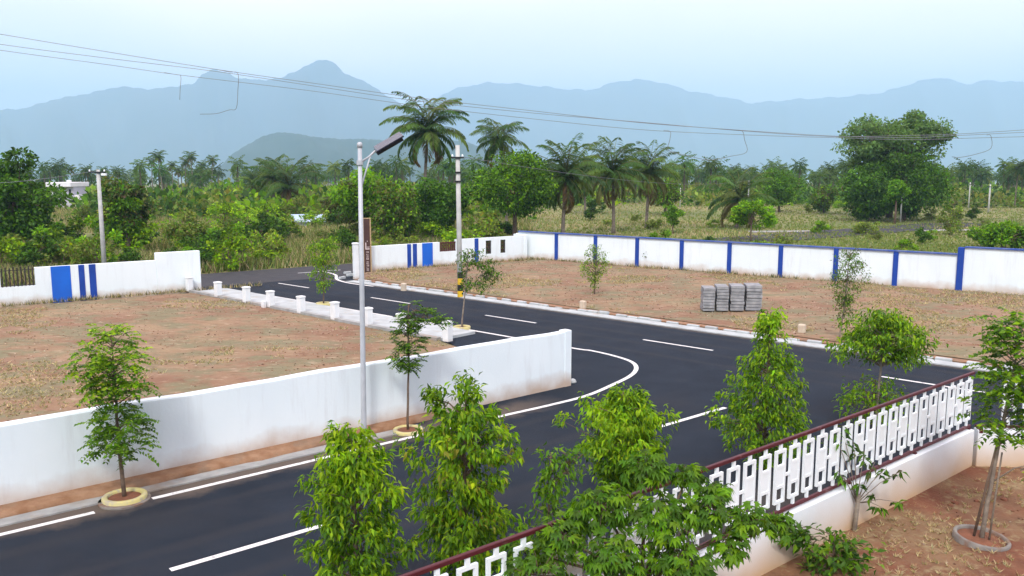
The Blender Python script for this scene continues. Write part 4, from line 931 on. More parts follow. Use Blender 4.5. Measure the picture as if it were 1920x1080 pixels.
# ------------------------------------------------------------------ garden plants
pl_ = G(1838, 1028)
pl_z = 0.10
r = ringed('tree_ring', 'grey concrete planting ring round the staked garden tree', pl_, 0.37, 0.43, 0.11, 'ring_concrete'); r.rotation_euler = (R(3), R(5), 0); r.location.z = 0.11
Hl = H_at(pl_, 620)
tr = sapling('garden_tree', 'leaning young garden tree in the grey ring, tied to stakes', 'tree', None, pl_, Hl, [(0.46, 0.06), (0.52, 0.25), (0.60, 0.38), (0.70, 0.46), (0.80, 0.46), (0.92, 0.40), (1.0, 0.2)], 41, 0.12, 0.068, MIDGRN + DARKGR[1:3] + BRIGHT[:2], 120, 22, 0.7, 0.030, (0.46, 0.05), spread=0.12, bark='pale_bark', z0=0.14,
             extra=[(0.02, 0, H_at(pl_, 625), 7, 0.09), (0.95, 0, H_at(pl_, 660), 9, 0.14), (0.85, 0, H_at(pl_, 810), 9, 0.12), (0.75, -0.1, H_at(pl_, 880), 6, 0.12), (1.05, 0, H_at(pl_, 740), 9, 0.14)], pinnate=True)
st = MB().tube([(-0.10, 0.05, 0.0), (0.02, 0.03, 0.8), (0.15, 0.02, 1.62)], [0.024, 0.022, 0.018], 7)
tag(obj('tree_stake', st, 'bark', None, (*pl_, 0.15), smooth=True), 'dark wooden stake leaning against the garden tree trunk', 'stake')
st = MB().tube([(0.10, -0.06, 0.0), (0.16, -0.04, 0.8), (0.22, -0.02, 1.5)], [0.016, 0.016, 0.014], 7)
tag(obj('tree_stake', st, 'pale_bark', None, (*pl_, 0.15), smooth=True), 'thin pale stake right of the garden tree trunk', 'stake')

def lobed_leaf():                                   # one palmate leaf: seven leaflets round a stalk tip
    V, F = [], []
    for a, L_ in zip(np.radians((-78, -38, 0, 38, 78)), (0.62, 0.9, 1.0, 0.9, 0.62)):
        c, s_ = math.cos(a), math.sin(a)
        k = len(V)
        for x, y, z in LEAF:
            x *= 0.36; y *= L_; z = z * 0.9 - 0.42 * y * y
            V.append((x * c + y * s_, -x * s_ + y * c, z))
        F += [tuple(i + k for i in f) for f in LEAF_F]
    return np.array(V), np.array(F)
LV, LF = lobed_leaf()
def palmate_tree(name, label, base, H, blobs, seed, palette, leaf=0.16, z0=0.0, trunk_r=0.05):
    rng = np.random.default_rng(seed); root = empty(name, (*base, z0), 0, label, 'tree'); tb = MB()
    fork = np.array((0.0, 0.0, H * 0.38)); tb.tube([(0, 0, -0.05), (0.02, 0.0, H * 0.2), fork], [trunk_r * 1.2, trunk_r, trunk_r * 0.85], 8)
    P, D, T, S = [], [], [], []
    for (x, y, z, r_, n) in blobs:
        c = np.array((x, y, z)); m = (fork + c) / 2 + np.array((0, 0, 0.12)); tb.tube([fork, m, c], [trunk_r * 0.6, trunk_r * 0.4, 0.012], 6)
        for _ in range(int(n * 1.75)):
            v = unit(rng.normal(0, 1, 3)); q = c + v * r_ * rng.uniform(0.35, 1.0) * np.array((1, 1, 0.7))
            if rng.random() < 0.25: tb.tube([c + (q - c) * 0.2, q], [0.006, 0.003], 4, False)
            d = v * np.array((1, 1, 0.35)) + rng.normal(0, 0.3, 3) + np.array((0, 0, -0.25))
            P.append(q); D.append(d); T.append(pal(rng, 1, palette, 0.18)[0]); S.append(leaf * rng.uniform(0.7, 1.2))
    P, D, T, S = map(np.array, (P, D, T, S))
    V, F, C = leaf_arrays(P, D, S, S, T, rng, LV, LF, roll=0.35)
    obj('trunk', tb, 'bark', root, smooth=True); obj('crown', np_mesh('crown', V, F, C), 'leaf', root)
    return root
bx, by = 1.55, 9.6
def rel(px, py, Y): return (XA(Y, px, py) - bx, Y - by, ZA(Y, py))
blobs = []
for px, py, Y, r_, n in ((1210, 890, 9.9, .30, 70), (1290, 905, 9.9, .22, 40), (1130, 960, 9.6, .38, 95), (1240, 985, 9.3, .42, 110), (1330, 965, 9.5, .32, 75), (1400, 990, 9.6, .28, 60), (1455, 1000, 9.7, .20, 34),
                         (1050, 1020, 9.4, .34, 75), (980, 1050, 9.4, .30, 60), (1150, 1060, 9.0, .40, 100), (1280, 1070, 9.0, .40, 100), (1010, 1095, 9.0, .40, 80), (1370, 1040, 9.3, .22, 34), (1180, 1130, 8.9, .5, 90), (1090, 985, 9.7, .25, 40), (1350, 930, 9.8, .16, 20)):
    blobs.append((*rel(px, py, Y), r_, n))
palmate_tree('garden_tree', 'large foreground garden tree with hand-shaped green leaves covering the railing', (bx, by), 2.6, blobs, 51, MIDGRN[:2] + BRIGHT[1:2] + DARKGR[1:3], 0.118, 0.1)
# m: sparse dark-leaved sapling at the fence
pm_ = G(1600, 1008); r_ = np.random.default_rng(52)
root = empty('garden_sapling', (*pm_, 0.02), 0, 'sparse spindly sapling with dark drooping leaves before the railing', 'tree')
tb = MB(); zz = lambda y: ZA(pm_[1], y); xx = lambda x, y: XA(pm_[1], x, y) - pm_[0]
tb.tube([(0, 0, -0.05), (0.02, 0, 0.3), (xx(1610, 930), 0, zz(930))], [0.045, 0.042, 0.038], 8)
tips = []
for x, y in ((1560, 806), (1580, 800), (1600, 830), (1640, 868), (1665, 880), (1625, 850), (1690, 945), (1640, 930), (1565, 880), (1660, 958), (1610, 905), (1545, 830), (1700, 890)):
    e = np.array((xx(x, y), r_.normal(0, 0.12), zz(y))); s0 = np.array((xx(1606, 950), 0, zz(945)))
    tb.tube([s0, (s0 + e) / 2 + np.array((0, 0, 0.06)), e], [0.010, 0.007, 0.004], 5); tips.append((s0, e))
P, D, T = [], [], []
for s0, e in tips:
    n = 11; q = e + (s0 - e) * r_.uniform(0, 0.3, (n, 1)); d = unit(r_.normal(0, 1, (n, 3)) * np.array((1, 1, .4))) + np.array((0, 0, -0.7))
    P += list(q); D += list(d); T += list(pal(r_, n, DARKGR + MIDGRN[:2] + OLIVE[:1]))
P, D, T = map(np.array, (P, D, T)); V, F, C = leaf_arrays(P, D, r_.uniform(0.13, 0.22, len(P)), 0.055 * np.ones(len(P)), T, r_)
obj('trunk', tb, 'pale_bark', root, smooth=True); obj('crown', np_mesh('crown', V, F, C), 'leaf', root)
# p: leafy shrub below it
pp = G(1560, 1085)
sapling('garden_shrub', 'low glossy green shrub at the bottom beside the white base wall', 'shrub', None, pp, H_at(pp, 1000), [(0.1, 0.3), (0.4, 0.46), (0.7, 0.4), (1.0, 0.25)], 53, 0.16, 0.075, DARKGR + MIDGRN, 42, 12, 0.3, 0.018, spread=0.12, extra=[(-0.75, 0.1, H_at(pp, 1000) * 1.05, 6, 0.10), (-0.45, 0, H_at(pp, 1010), 8, 0.12)])

# earth clods and stones in the garden
cr = np.random.default_rng(60)
def rock(seed, r=0.1, n=7):
    q = np.random.default_rng(seed); m = MB(); pr = []
    for i in range(5):
        t = i / 4; pr.append((math.sin(math.pi * (0.08 + 0.84 * t)), math.cos(math.pi * (0.08 + 0.84 * t))))
    V = [(r * a * math.cos(2 * math.pi * k / n) * q.uniform(.75, 1.2), r * a * math.sin(2 * math.pi * k / n) * q.uniform(.75, 1.2), -r * 0.7 * b) for a, b in pr for k in range(n)]
    F = [(i * n + k, i * n + (k + 1) % n, (i + 1) * n + (k + 1) % n, (i + 1) * n + k) for i in range(4) for k in range(n)] + [tuple(range(n))[::-1], tuple(range(4 * n, 5 * n))]
    return m.add(V, F)
rocks = [rock(i).mesh('earth_clod') for i in range(5)]
for m in rocks: m.materials.append(MATS['clod'])
for i in range(18):
    px, py = (cr.uniform(1690, 1790), cr.uniform(905, 955)) if i < 12 else (cr.uniform(1820, 1918), cr.uniform(900, 1010))
    p = G(px, py); s_ = cr.uniform(0.35, 0.85)
    o = obj('earth_clod', rocks[i % 5], None, None, (*p, zg(*p) + 0.01 * s_), cr.uniform(0, 6)); o.scale = (s_, s_, s_ * 0.7)
    tag(o, 'reddish brown clod of earth %s' % ('at the foot of the white base wall' if i < 12 else 'on the bare red soil behind the staked tree'), 'earth clod', 'earth clods by the base wall' if i < 12 else 'earth clods behind the staked tree')
# rubble where the long wall ends
rub = [rock(20 + i, 0.13).mesh('rubble_stone') for i in range(3)]
for m in rub: m.materials.append(MATS['pale_concrete'])
RUB = ('nearest the street', 'second from the street', 'third from the street', 'in the middle', 'third from the plot', 'second from the plot', 'nearest the plot')
for i in range(7):
    p = NR(14.75 + cr.uniform(0, 0.4), 1.3 + i * 0.35 + cr.uniform(-.1, .1)); o = obj('rubble_stone', rub[i % 3], None, None, (*p, 0.03), cr.uniform(0, 6))
    tag(o, 'pale concrete lump beside the end of the long white wall, %s' % RUB[i], 'rubble', 'rubble at the wall end')

# ================================================================== GRASS AND LITTER
def blades(name, pts, hgt, wid, palette, seed, label, lean=0.5, per=4, cat='grass', zf=None):
    rng = np.random.default_rng(seed); n = len(pts) * per
    base = np.repeat(np.asarray(pts, float), per, axis=0) + np.concatenate([rng.normal(0, 0.06 * (hgt / 0.3), (n, 2)), np.zeros((n, 1))], 1)
    a = rng.uniform(0, 6.283, n); L_ = hgt * rng.uniform(0.45, 1.25, n)
    tip = base + np.stack([np.cos(a) * L_ * lean * rng.random(n), np.sin(a) * L_ * lean * rng.random(n), L_], 1)
    b = rng.uniform(0, 3.14, n); w = np.stack([np.cos(b), np.sin(b), np.zeros(n)], 1) * wid / 2
    V = np.stack([base - w, base + w, tip], 1).reshape(-1, 3)
    F = np.arange(3 * n).reshape(-1, 3); T = np.repeat(pal(rng, n, palette, 0.2), 3, axis=0)
    o = obj(name, np_mesh(name, V, F, T), 'dry_blade'); tag(o, label, cat, None, 'stuff'); return o
STRAW = [(0.52, 0.42, 0.25), (0.44, 0.34, 0.19), (0.46, 0.41, 0.23), (0.36, 0.31, 0.16)]
GREENGR = [(0.15, 0.23, 0.05), (0.21, 0.27, 0.07), (0.12, 0.19, 0.04)]
def in_poly(P, x, y):
    P = np.array(P); n = len(P); ok = np.ones(len(x), bool)
    for i in range(n):
        a, b = P[i], P[(i + 1) % n]; ok &= (b[0] - a[0]) * (y - a[1]) - (b[1] - a[1]) * (x - a[0]) > 0.15
    return ok
def scatter(poly, n, seed, thr, sc__, zfun, nseed):
    rng = np.random.default_rng(seed); P = np.array(poly); lo, hi = P.min(0), P.max(0)
    x, y = rng.uniform(lo[0], hi[0], n), rng.uniform(lo[1], hi[1], n)
    vis = (np.abs(x) < y * 0.66 + 1) & (y > 8)
    k = in_poly(poly, x, y) & (noise2(x, y, sc__, nseed) > thr) & vis
    x, y = x[k], y[k]; z = np.array([zfun(a, b) for a, b in zip(x, y)])
    return np.stack([x, y, z], 1)
pt = scatter(LP, 60000, 71, 0.45, 0.55, zl, 2); blades('dry_grass', pt, 0.075, 0.03, STRAW + [(0.25, 0.25, 0.12), (0.19, 0.20, 0.09)], 72, 'thin dry grass on the bare plot behind the long wall', 2.2, 4)
pt = scatter(RP, 90000, 73, 0.42, 0.45, zr, 4); blades('dry_grass', pt, 0.085, 0.035, STRAW + [(0.25, 0.25, 0.12), (0.19, 0.20, 0.09)], 74, 'thin dry grass on the bare plot before the blue post wall', 2.2, 4)
pt = scatter(GP, 26000, 75, -0.35, 1.0, zg, 6)
pt = pt[(noise2(pt[:, 0] - 3, pt[:, 1], 0.45, 8) < 0.55)]
blades('garden_grass', pt, 0.06, 0.014, STRAW * 2 + [(0.30, 0.16, 0.07), (0.17, 0.19, 0.06)], 76, 'dry patchy lawn grass in the garden below the railing', 2.2, 14)
def pebbles(name, label, pts, lo, hi, colours, seed):
    rng = np.random.default_rng(seed); n = len(pts); s_ = rng.uniform(lo, hi, n) ** 1.0
    O = np.array([(1, 0, 0), (0, 1, 0), (-1, 0, 0), (0, -1, 0), (0, 0, .8), (0, 0, -.6)], float)
    V = pts[:, None] + (O[None] * rng.uniform(0.6, 1.3, (n, 6, 1))) * s_[:, None, None]
    a = rng.uniform(0, 6.28, n)
    F = np.array([(0, 1, 4), (1, 2, 4), (2, 3, 4), (3, 0, 4), (1, 0, 5), (2, 1, 5), (3, 2, 5), (0, 3, 5)])
    Fs = (F[None] + (np.arange(n) * 6)[:, None, None]).reshape(-1, 3)
    tag(obj(name, np_mesh(name, V.reshape(-1, 3), Fs, np.repeat(pal(rng, n, colours, .2), 6, axis=0)), 'dry_blade'), label, 'pebbles', None, 'stuff')
PEB = [(0.30, 0.20, 0.13), (0.22, 0.12, 0.075), (0.40, 0.33, 0.26), (0.15, 0.09, 0.06)]
pebbles('pebbles', 'small stones and crumbs of earth on the left plot', scatter(LP, 14000, 171, -0.6, 0.9, zl, 32), 0.012, 0.045, PEB, 172)
pebbles('pebbles', 'small stones and crumbs of earth on the right plot', scatter(RP, 22000, 173, -0.6, 0.7, zr, 34), 0.015, 0.055, PEB, 174)
pebbles('pebbles', 'small stones and dry leaf litter in the garden', scatter(GP, 9000, 175, -0.4, 1.3, zg, 36), 0.008, 0.03, PEB + [(0.12, 0.05, 0.03)] * 3, 176)
# weeds along wall feet
pts = []
for _ in range(420):
    s_ = rs.uniform(0, 24); p = BW0 + BU * (s_ - 3) - BNn * rs.uniform(0.1, 0.45); pts.append((*p, 0.07))
for _ in range(300):
    p = GA + GU * rs.uniform(0, 12) - GN * rs.uniform(0.05, 0.4); pts.append((*p, 0.07))
    p = GC + GU * rs.uniform(0, 12) - GN * rs.uniform(0.1, 0.9); pts.append((*p, 0.07))
blades('weeds', np.array(pts), 0.22, 0.03, STRAW + OLIVE, 77, 'dry weeds growing along the feet of the far walls', 0.9, 4)
# tall dry grass of the scrubland beyond the walls
def behind(x, y):                                   # beyond the gate walls, the public road and the panelled wall
    x, y = np.asarray(x), np.asarray(y); d1 = (x - GB[0]) * GN[0] + (y - GB[1]) * GN[1]; d2_ = (x - BW0[0]) * BNn[0] + (y - BW0[1]) * BNn[1]
    return np.where(x < 2.2, d1 > 8.0, d2_ > 0.8)
rng = np.random.default_rng(80)
Yv = 1 / rng.uniform(1 / 190, 1 / 46, 60000); Xv = rng.uniform(-0.68, 0.68, 60000) * Yv
k = behind(Xv, Yv) & (noise2(Xv, Yv, 0.12, 12) > np.where(Xv < 2, -0.7, -2.5)); Xv, Yv = Xv[k], Yv[k]
path = np.abs((Yv - (84 + 0.10 * Xv))) < 1.3
k = ~(path & (Xv > 24) & (Xv < 50)); Xv, Yv = Xv[k], Yv[k]
Zv = np.array([terr(a, b) for a, b in zip(Xv, Yv)])
left = (Xv < 2)
P3 = np.stack([Xv, Yv, Zv], 1)
blades('tall_grass', P3[left], 0.75, 0.07, STRAW + GREENGR * 2 + OLIVE, 81, 'tall mixed grass of the scrubland beyond the left gate', 0.8, 5)
gsel = noise2(Xv, Yv, 0.10, 21) + (95 - Yv) * 0.014 > -0.35
blades('tall_grass', P3[~left & gsel], 0.20, 0.09, GREENGR * 2 + [(0.24, 0.26, 0.08), (0.30, 0.28, 0.10), (0.20, 0.25, 0.06)], 83, 'yellow green grass of the open field behind the blue post wall', 0.9, 6)
blades('tall_grass', P3[~left & ~gsel], 0.28, 0.08, STRAW[1:3] + [(0.33, 0.25, 0.16), (0.28, 0.25, 0.11)] + GREENGR * 2, 82, 'dry straw coloured grass of the open field behind the blue post wall', 0.8, 5)
tag(obj('field_path', ribbon([(24 + t * 3, 84 + 0.10 * (24 + t * 3)) for t in range(9)], 2.2, -0.02), 'concrete'), kind='structure')

# ================================================================== TREES BEYOND
BGB = 1.25
def tree_at(name, label, px, ybase, ytop, wpx, seed, palette, nclump=26, nleaf=6500, leaf=0.34, clear=0.2, group=None, airy=0.0, gold=None, depth=None, trunk_r=0.2, leafm='leaf', bark='bark', shape=1.0, flat=1.0, cat='tree'):
    p = G(px, ybase) if depth is None else (XA(depth, px, HORIZON + 60), depth)
    Hh_ = ZA(p[1], ytop) - terr(*p); Wd = wpx / FPX * p[1]
    palette = [tuple(v * BGB for v in c) for c in palette]
    m = broad_mesh(seed, Hh_, Wd, Hh_ * clear, nclump, nleaf, leaf, palette, shape, airy, trunk_r, flat, gold)
    return place_tree(name, label, cat, group, p[0], p[1], terr(*p), m, 0, (1, 1, 1), bark, leafm)
tree_at('dense_tree', 'large dense dark tree at the left picture edge behind the gate wall', 28, 492, 292, 140, 101, DARKGR + MIDGRN[:1], 44, 12000, 0.30, 0.10, depth=58)
tree_at('dense_tree', 'smaller leafy tree cut by the left picture edge', -25, 492, 305, 120, 102, DARKGR + MIDGRN[:2], 30, 7000, 0.30, 0.15, depth=66)
tree_at('brown_tree', 'narrow dark tree with reddish brown foliage right of the slender pole', 236, 480, 330, 92, 103, DARKGR + OLIVE + [(0.06, 0.045, 0.022)], 30, 7500, 0.28, 0.12, gold=MIDGRN, depth=62)
tree_at('bright_tree', 'bright green spreading tree directly behind the street lamp head', 690, 470, 312, 150, 104, MIDGRN + BRIGHT[1:2], 40, 9000, 0.32, 0.18, gold=OLIVE, depth=74)
tree_at('bright_tree', 'bushy green tree behind the brown name board', 740, 462, 345, 90, 105, MIDGRN + OLIVE, 28, 6000, 0.30, 0.1, depth=70)
tree_at('dark_tree', 'dark rounded tree left of the striped electric pole', 822, 455, 335, 100, 106, DARKGR + MIDGRN[:1], 30, 7000, 0.30, 0.12, depth=76)
tree_at('round_tree', 'dense round dark green tree right of the striped electric pole', 965, 446, 281, 160, 107, MIDGRN[:2] + DARKGR + BRIGHT[1:2], 56, 14000, 0.28, 0.2, depth=74, shape=0.9)
tree_at('tall_tree', 'tallest airy tree with a pale layered crown in the open field', 1668, 410, 208, 190, 108, [(0.085, 0.155, 0.045), (0.11, 0.19, 0.05), (0.065, 0.125, 0.04)], 110, 15000, 0.40, 0.34, depth=112, airy=0.45, flat=0.6, trunk_r=0.4)
tree_at('dense_tree', 'broad dark dense tree in front of the tallest airy tree', 1695, 410, 285, 150, 109, DARKGR + MIDGRN[:1], 70, 17000, 0.36, 0.0, depth=106, trunk_r=0.35)
tree_at('dense_tree', 'dark bushy tree at the left foot of the tallest airy tree', 1628, 408, 310, 92, 110, DARKGR + MIDGRN[:1], 40, 9500, 0.36, 0.0, depth=104)
tree_at('slender_tree', 'small slim tree on a pale stem before the broad dark tree', 1680, 412, 322, 40, 111, MIDGRN[:3], 14, 2600, 0.30, 0.35, depth=99, trunk_r=0.12)
tree_at('round_tree', 'round green tree right of the drooping coconut palm', 1462, 388, 320, 78, 112, MIDGRN[:2] + DARKGR[1:3], 30, 6000, 0.36, 0.08, depth=128)
tree_at('small_tree', 'small yellowish green tree left of the tallest airy tree', 1545, 392, 350, 48, 113, MIDGRN + OLIVE, 18, 3000, 0.32, 0.05, depth=124)
tree_at('small_tree', 'light green young tree on thin stems behind the blue post wall', 1412, 452, 378, 78, 114, BRIGHT[:2] + MIDGRN, 22, 4200, 0.22, 0.28, depth=74, trunk_r=0.07, airy=0.3)
tree_at('small_tree', 'yellow brown tree between the coconut palms', 1248, 392, 330, 62, 115, OLIVE + MIDGRN, 22, 4200, 0.32, 0.12, depth=118)
tree_at('wide_bush', 'wide bright bush behind the tall end of the blue post wall', 1888, 478, 412, 110, 116, MIDGRN + BRIGHT[1:2], 26, 5200, 0.24, 0.0, depth=66, cat='bush')
tree_at('small_tree', 'small thin tree in the dry field left of the drooping palm', 1265, 430, 385, 34, 117, MIDGRN, 12, 1600, 0.22, 0.3, depth=84, trunk_r=0.06)

PM = [palm_mesh(201, 9.6, 40, 4.9, 34, 0.17, 0.5, 0.10, 0.14, 1.2), palm_mesh(202, 8.4, 28, 3.3, 26, 0.14, 0.7, 0.04, 0.11, 1.2, 0.5),
      palm_mesh(203, 5.2, 34, 4.0, 26, 0.16, 0.3, 0.12, 0.145, 1.0, 0, 55, 150), palm_mesh(204, 5.6, 34, 4.1, 26, 0.16, 0.4, 0.22, 0.145, 1.0, 0, 58, 145),
      palm_mesh(205, 2.6, 24, 4.4, 28, 0.18, 0.2, 0.2, 0.14, 1.0, 0, 60), palm_mesh(206, 12.0, 22, 2.7, 16, 0.15, 0.5, 0.15, 0.16, 0.9), palm_mesh(207, 11.0, 24, 3.0, 16, 0.15, 0.9, 0.2, 0.16, 0.9)]
PG = 'single coconut palms beyond the walls'
def palm_at(i, px, ycrown, depth, label, base_h, s=None, rz=0.0):
    # crown centre seen at (px, ycrown), palm mesh i of trunk height base_h
    x = XA(depth, px, ycrown); z = ZA(depth, ycrown); t = terr(x, depth); s = s or (z - t) / base_h
    place_palm(label, PG, x, depth, t, PM[i], rz, s)
palm_at(0, 792, 250, 82, 'largest coconut palm, its crown rising between lamp and striped pole', 9.6, None, 0.4)
palm_at(1, 950, 268, 88, 'wind-blown coconut palm rising behind the dense round tree', 8.4, None, 1.2)
palm_at(2, 1056, 332, 76, 'coconut palm with hanging dry fronds right of the dense round tree', 5.2, None, 2.0)
palm_at(3, 1152, 324, 84, 'coconut palm with yellowing lower fronds, left of the leaning pair', 5.6, None, 0.9)
palm_at(3, 1214, 326, 92, 'coconut palm with yellowing fronds, right of the leaning pair', 5.6, None, 3.6)
palm_at(4, 1383, 362, 92, 'low coconut palm with long drooping fronds behind the pale pole', 2.6, 1.15, 0.3)
palm_at(1, 1908, 318, 150, 'tall coconut palm at the right picture edge', 8.4, None, 2.2)
palm_at(2, 1098, 330, 120, 'coconut palm half hidden between two nearer palms', 5.2, None, 4.4)
for j, (px, yc, d) in enumerate(((283, 305, 215), (302, 296, 222), (322, 312, 205), (345, 306, 230), (360, 296, 225), (380, 312, 212), (395, 302, 220), (335, 322, 200))):
    palm_at(5 + j % 2, px, yc, d, '%s palm, counted from the left, of the tall skyline cluster' % ('first', 'second', 'third', 'fifth', 'sixth', 'seventh', 'last', 'fourth')[j], (12.0, 11.0)[j % 2], None, j * 1.3)
for j, (px, yc, d, lab) in enumerate(((132, 318, 210, 'lone far palm above the white house'), (165, 322, 205, 'far palm just left of the slender pole'), (218, 326, 200, 'far palm just right of the slender pole'),
                                      (475, 345, 132, 'left one of three dark palms before the low hill'), (512, 332, 128, 'middle and tallest of three dark palms before the low hill'), (545, 352, 120, 'right one of three dark palms before the low hill'))):
    palm_at((5, 6, 5, 3, 2, 4)[j], px, yc, d, lab, (12.0, 11.0, 12.0, 5.6, 5.2, 2.6)[j], None, j * 0.9)

LOLIVE = [(0.15, 0.19, 0.035), (0.20, 0.21, 0.05), (0.12, 0.17, 0.03), (0.17, 0.24, 0.04)]
# shrubs of the scrubland: five kinds of bush, each copy its own thing
SH = []
for i, (pl2, nl) in enumerate(((MIDGRN[:2] + BRIGHT[:1], 1500), (DARKGR + MIDGRN[:1], 1500), (BRIGHT[:3] + MIDGRN[1:2], 1300), (LOLIVE + MIDGRN[1:2], 1300), (MIDGRN[1:2] + LOLIVE + BRIGHT[2:3], 1500))):
    t_, c_ = broad_mesh(300 + i, 2.0, 2.8, 0.05, 13, nl, 0.20, pl2, 1.0, 0.0, 0.05); SH.append((t_, c_))
nsh = 0; rng = np.random.default_rng(90); placed = []
SLAB = ['leafy bush in the green scrubland beyond the left gate', 'bush in the dry open field beyond the blue post wall']
tries = 0; BUSH = []
while nsh < 185 and tries < 6000:
    tries += 1
    Y = 1 / rng.uniform(1 / 175, 1 / 50); X = rng.uniform(-0.66, 0.66) * Y
    if not behind(np.array([X]), np.array([Y]))[0]: continue
    right = X > -1
    if right and rng.random() < 0.70: continue
    if abs(Y - (85 + 0.1 * X)) < 3.0 and X > 8: continue
    if 80 < 960 + X / Y * FPX < 158 and Y > 66: continue
    if any((X - a) ** 2 + (Y - b) ** 2 < (0.018 * Y) ** 2 for a, b in placed): continue
    placed.append((X, Y)); i = int(rng.integers(0, 5)); s_ = rng.uniform(0.55, 1.35) * (0.62 if right else 1.0) * (1 + 0.004 * (Y - 50)); t = terr(X, Y)
    px_ = 960 + X / Y * FPX
    kindw = ('mid green bush', 'dark green bush', 'bright green bush', 'olive green bush', 'yellowish green bush')[i]
    row = 'front' if Y < 74 else ('middle' if Y < 110 else 'far')
    if right: zone = 'left' if px_ < 1250 else ('middle' if px_ < 1580 else 'right'); lab = '%s in the %s %s of the open field' % (kindw, row, zone)
    else:
        zone = 'left of the slender pole' if px_ < 190 else ('right of the slender pole' if px_ < 390 else ('across the road' if px_ < 670 else 'behind the right gate wall'))
        lab = '%s in the %s scrub %s' % (kindw, row, zone)
    place_tree('field_bush', lab, 'bush', 'bushes of the dry field' if right else 'bushes of the scrubland', X, Y, t - 0.05, SH[i], rng.uniform(0, 6.28), (s_ * rng.uniform(.9, 1.3), s_, s_ * rng.uniform(0.7, 1.15)), 'bark', 'leaf_varied')
    nsh += 1; BUSH.append((lab, px_, col.objects[-1].parent or col.objects[-1]))

NTH = ['leftmost', 'second from left', 'third from left', 'fourth from left', 'fifth from left', 'sixth from left', 'seventh from left', 'eighth from left', 'ninth from left', 'tenth from left']
for lab in set(b[0] for b in BUSH):
    same = sorted((b for b in BUSH if b[0] == lab), key=lambda b: b[1])
    if len(same) > 1:
        for k, b in enumerate(same[:10]): b[2]['label'] = '%s, %s' % (lab, NTH[k])
# far palm groves and scrub, a mass
rng = np.random.default_rng(95); VP, VD, VS, VT, TB = [], [], [], [], MB()
def far_palm(x, y, H, L_):
    t = terr(x, y); tint = pal(rng, 1, PALM, 0.15)[0] * rng.uniform(0.8, 1.15)
    TB.tube([(x, y, t), (x + rng.normal(0, .3), y, t + H)], 0.16, 4, False)
    for i in range(13):
        el = R(80) - i / 12 * R(125); a = i * 2.4 + rng.uniform(0, 1)
        pts, P, D, S, T = frond_arrays(rng, (x, y, t + H), a, el, L_ * rng.uniform(.85, 1.1), 6, R(80), tint, ll=1.2)
        VP.append(P); VD.append(D); VS.append(S); VT.append(T)
for _ in range(820):
    Y = rng.uniform(170, 420); X = rng.uniform(-0.66, 0.70) * Y
    if X < -0.08 * Y and rng.random() < 0.45: continue
    far_palm(X, Y, rng.uniform(5.0, 8.6), rng.uniform(2.2, 3.1))
P, D, S, T = map(np.concatenate, (VP, VD, VS, VT)); V, F, C = leaf_arrays(P, D, S, 0.34 * np.ones(len(P)), T, rng, QUAD, QUAD_F, roll=0.2)
V = np.concatenate([V, np.array(TB.v)]); F = np.concatenate([F, np.array(TB.f) + len(C)]); C = np.concatenate([C, np.tile((0.14, 0.12, 0.09), (len(TB.v), 1))])
tag(obj('far_palm_grove', np_mesh('far_palm_grove', V, F, C), 'leaf'), 'far coconut groves forming a dark band along the horizon', 'palm grove', None, 'stuff')
VP, VD, VS, VT = [], [], [], []
for _ in range(1500):
    Y = 1 / rng.uniform(1 / 420, 1 / 105); X = rng.uniform(-0.68, 0.68) * Y
    if X > 0 and Y < 150: continue
    if 75 < 960 + X / Y * FPX < 165 and Y < 152: continue
    r_ = rng.uniform(0.8, 2.4) * (1 + Y / 300); t = terr(X, Y); n = 60; v = unit(rng.normal(0, 1, (n, 3))); v[:, 2] = np.abs(v[:, 2])
    q = np.array((X, Y, t)) + v * np.array((r_ * 1.3, r_, r_ * rng.uniform(0.7, 1.3))) * rng.uniform(0.6, 1.05, (n, 1))
    VP.append(q); VD.append(v + rng.normal(0, .6, (n, 3))); VS.append(r_ * 0.32 * rng.uniform(.6, 1.3, n)); VT.append(pal(rng, n, [MIDGRN, DARKGR, LOLIVE, BRIGHT][rng.choice(4, p=(.3, .3, .3, .1))], .2) * rng.uniform(.8, 1.2))
P, D, S, T = map(np.concatenate, (VP, VD, VS, VT)); V, F, C = leaf_arrays(P, D, S, S * .7, T, rng, QUAD, QUAD_F, roll=.8)
tag(obj('far_scrub', np_mesh('far_scrub', V, F, C), 'leaf'), 'continuous far scrub and thicket below the palm groves', 'scrub', None, 'stuff')

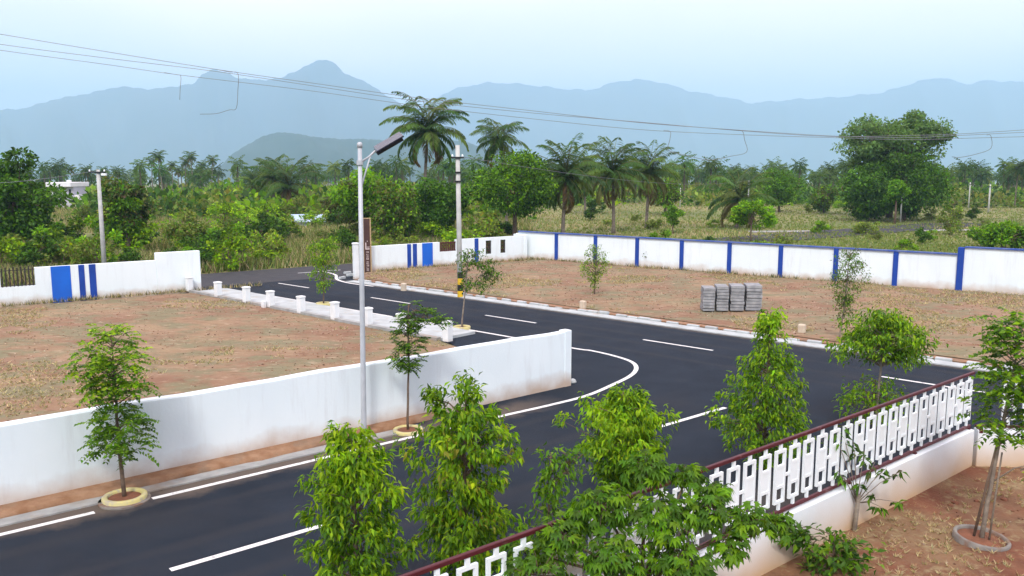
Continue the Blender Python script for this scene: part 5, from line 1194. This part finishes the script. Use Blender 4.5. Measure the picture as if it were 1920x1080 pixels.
# ------------------------------------------------------------------ buildings in the trees
hx, hy = G(118, 372); hy = 150.0; hx = XA(hy, 116, 355); zb_ = ZA(hy, 371); zt_ = ZA(hy, 344); w = 46 / FPX * hy
r = empty('white_house', (hx, hy, zb_), R(-8), 'small white flat-roofed house among trees on the left', 'house'); hh = zt_ - zb_
obj('wall', MB().box(-w * .32, w / 2, 0, 4, -5, hh * .78), 'house_shade', r)
obj('porch_wall', MB().box(-w / 2, -w * .42, 0.2, 3.6, -5, hh * .72).box(-w * .40, -w * .325, -0.5, 0.0, -5, hh * .78), 'house_white', r)
rf = obj('roof', MB().bbox(-w * .56, w * .54, -0.9, 4.3, hh * .785, hh * 1.08, 0.05), 'house_white', r)
obj('water_tank', MB().bbox(-0.1, 0.5, 1.5, 2.1, hh * 1.08 + 0.002, hh * 1.22, 0.05), 'house_white', rf)
wi = obj('window', MB().box(-w * .22, -w * .06, -0.03, 0.01, hh * .22, hh * .50), 'dark_window', r)
obj('frame', MB().box(-w * .24, -w * .04, -0.02, 0.005, hh * .50, hh * .54).box(-w * .24, -w * .04, -0.02, 0.005, hh * .18, hh * .22), 'house_white', wi)
obj('door', MB().box(w * .30, w * .40, -0.03, 0.01, -0.2, hh * .6), 'dark_window', r)
obj('side_block', MB().box(w * .62, w * .80, -0.5, 1.0, -5, hh * .22), 'house_white', r)
sy = 96.0; sx = XA(sy, 560, 405); zb_ = ZA(sy, 415); zt_ = ZA(sy, 396)
for j, (px_, dY, s_) in enumerate(((540, 4, 0.8), (585, 3.5, 1.0), (612, 3, 1.15), (634, 4, 1.2))):
    place_tree('field_bush', '%s of the bushes hiding the foot of the blue roofed shed' % ('first from the left', 'second', 'third', 'last on the right')[j], 'bush', 'bushes before the shed', XA(sy - dY, px_, 410), sy - dY, -0.1, SH[(0, 2, 4, 1)[j]], j * 1.7, (s_ * 1.1, s_, s_ * 0.9), 'bark', 'leaf_varied')
r = empty('blue_shed', (sx, sy, zb_ - 1.4), R(12), 'low shed with a pale blue sheet roof half hidden in shrubs', 'shed')
sh_ = zt_ - zb_ + 1.0
obj('wall', MB().box(-0.7, 3.6, 0, 2.6, -1, sh_ - 0.5), 'house_white', r)
obj('roof', MB().add([(-0.9, -0.4, sh_ - 0.75), (4.0, -0.4, sh_ - 0.75), (4.0, 1.3, sh_), (-0.9, 1.3, sh_), (4.0, 3.0, sh_ - .7), (-0.9, 3.0, sh_ - .7), (-0.9, -0.4, sh_ - .82), (4.0, -0.4, sh_ - .82)], [(0, 1, 2, 3), (3, 2, 4, 5), (6, 7, 1, 0)]), 'shed_blue', r)
obj('door', MB().box(0.2, 1.0, -0.03, 0.01, -1, sh_ - .8), 'shed_blue', r)
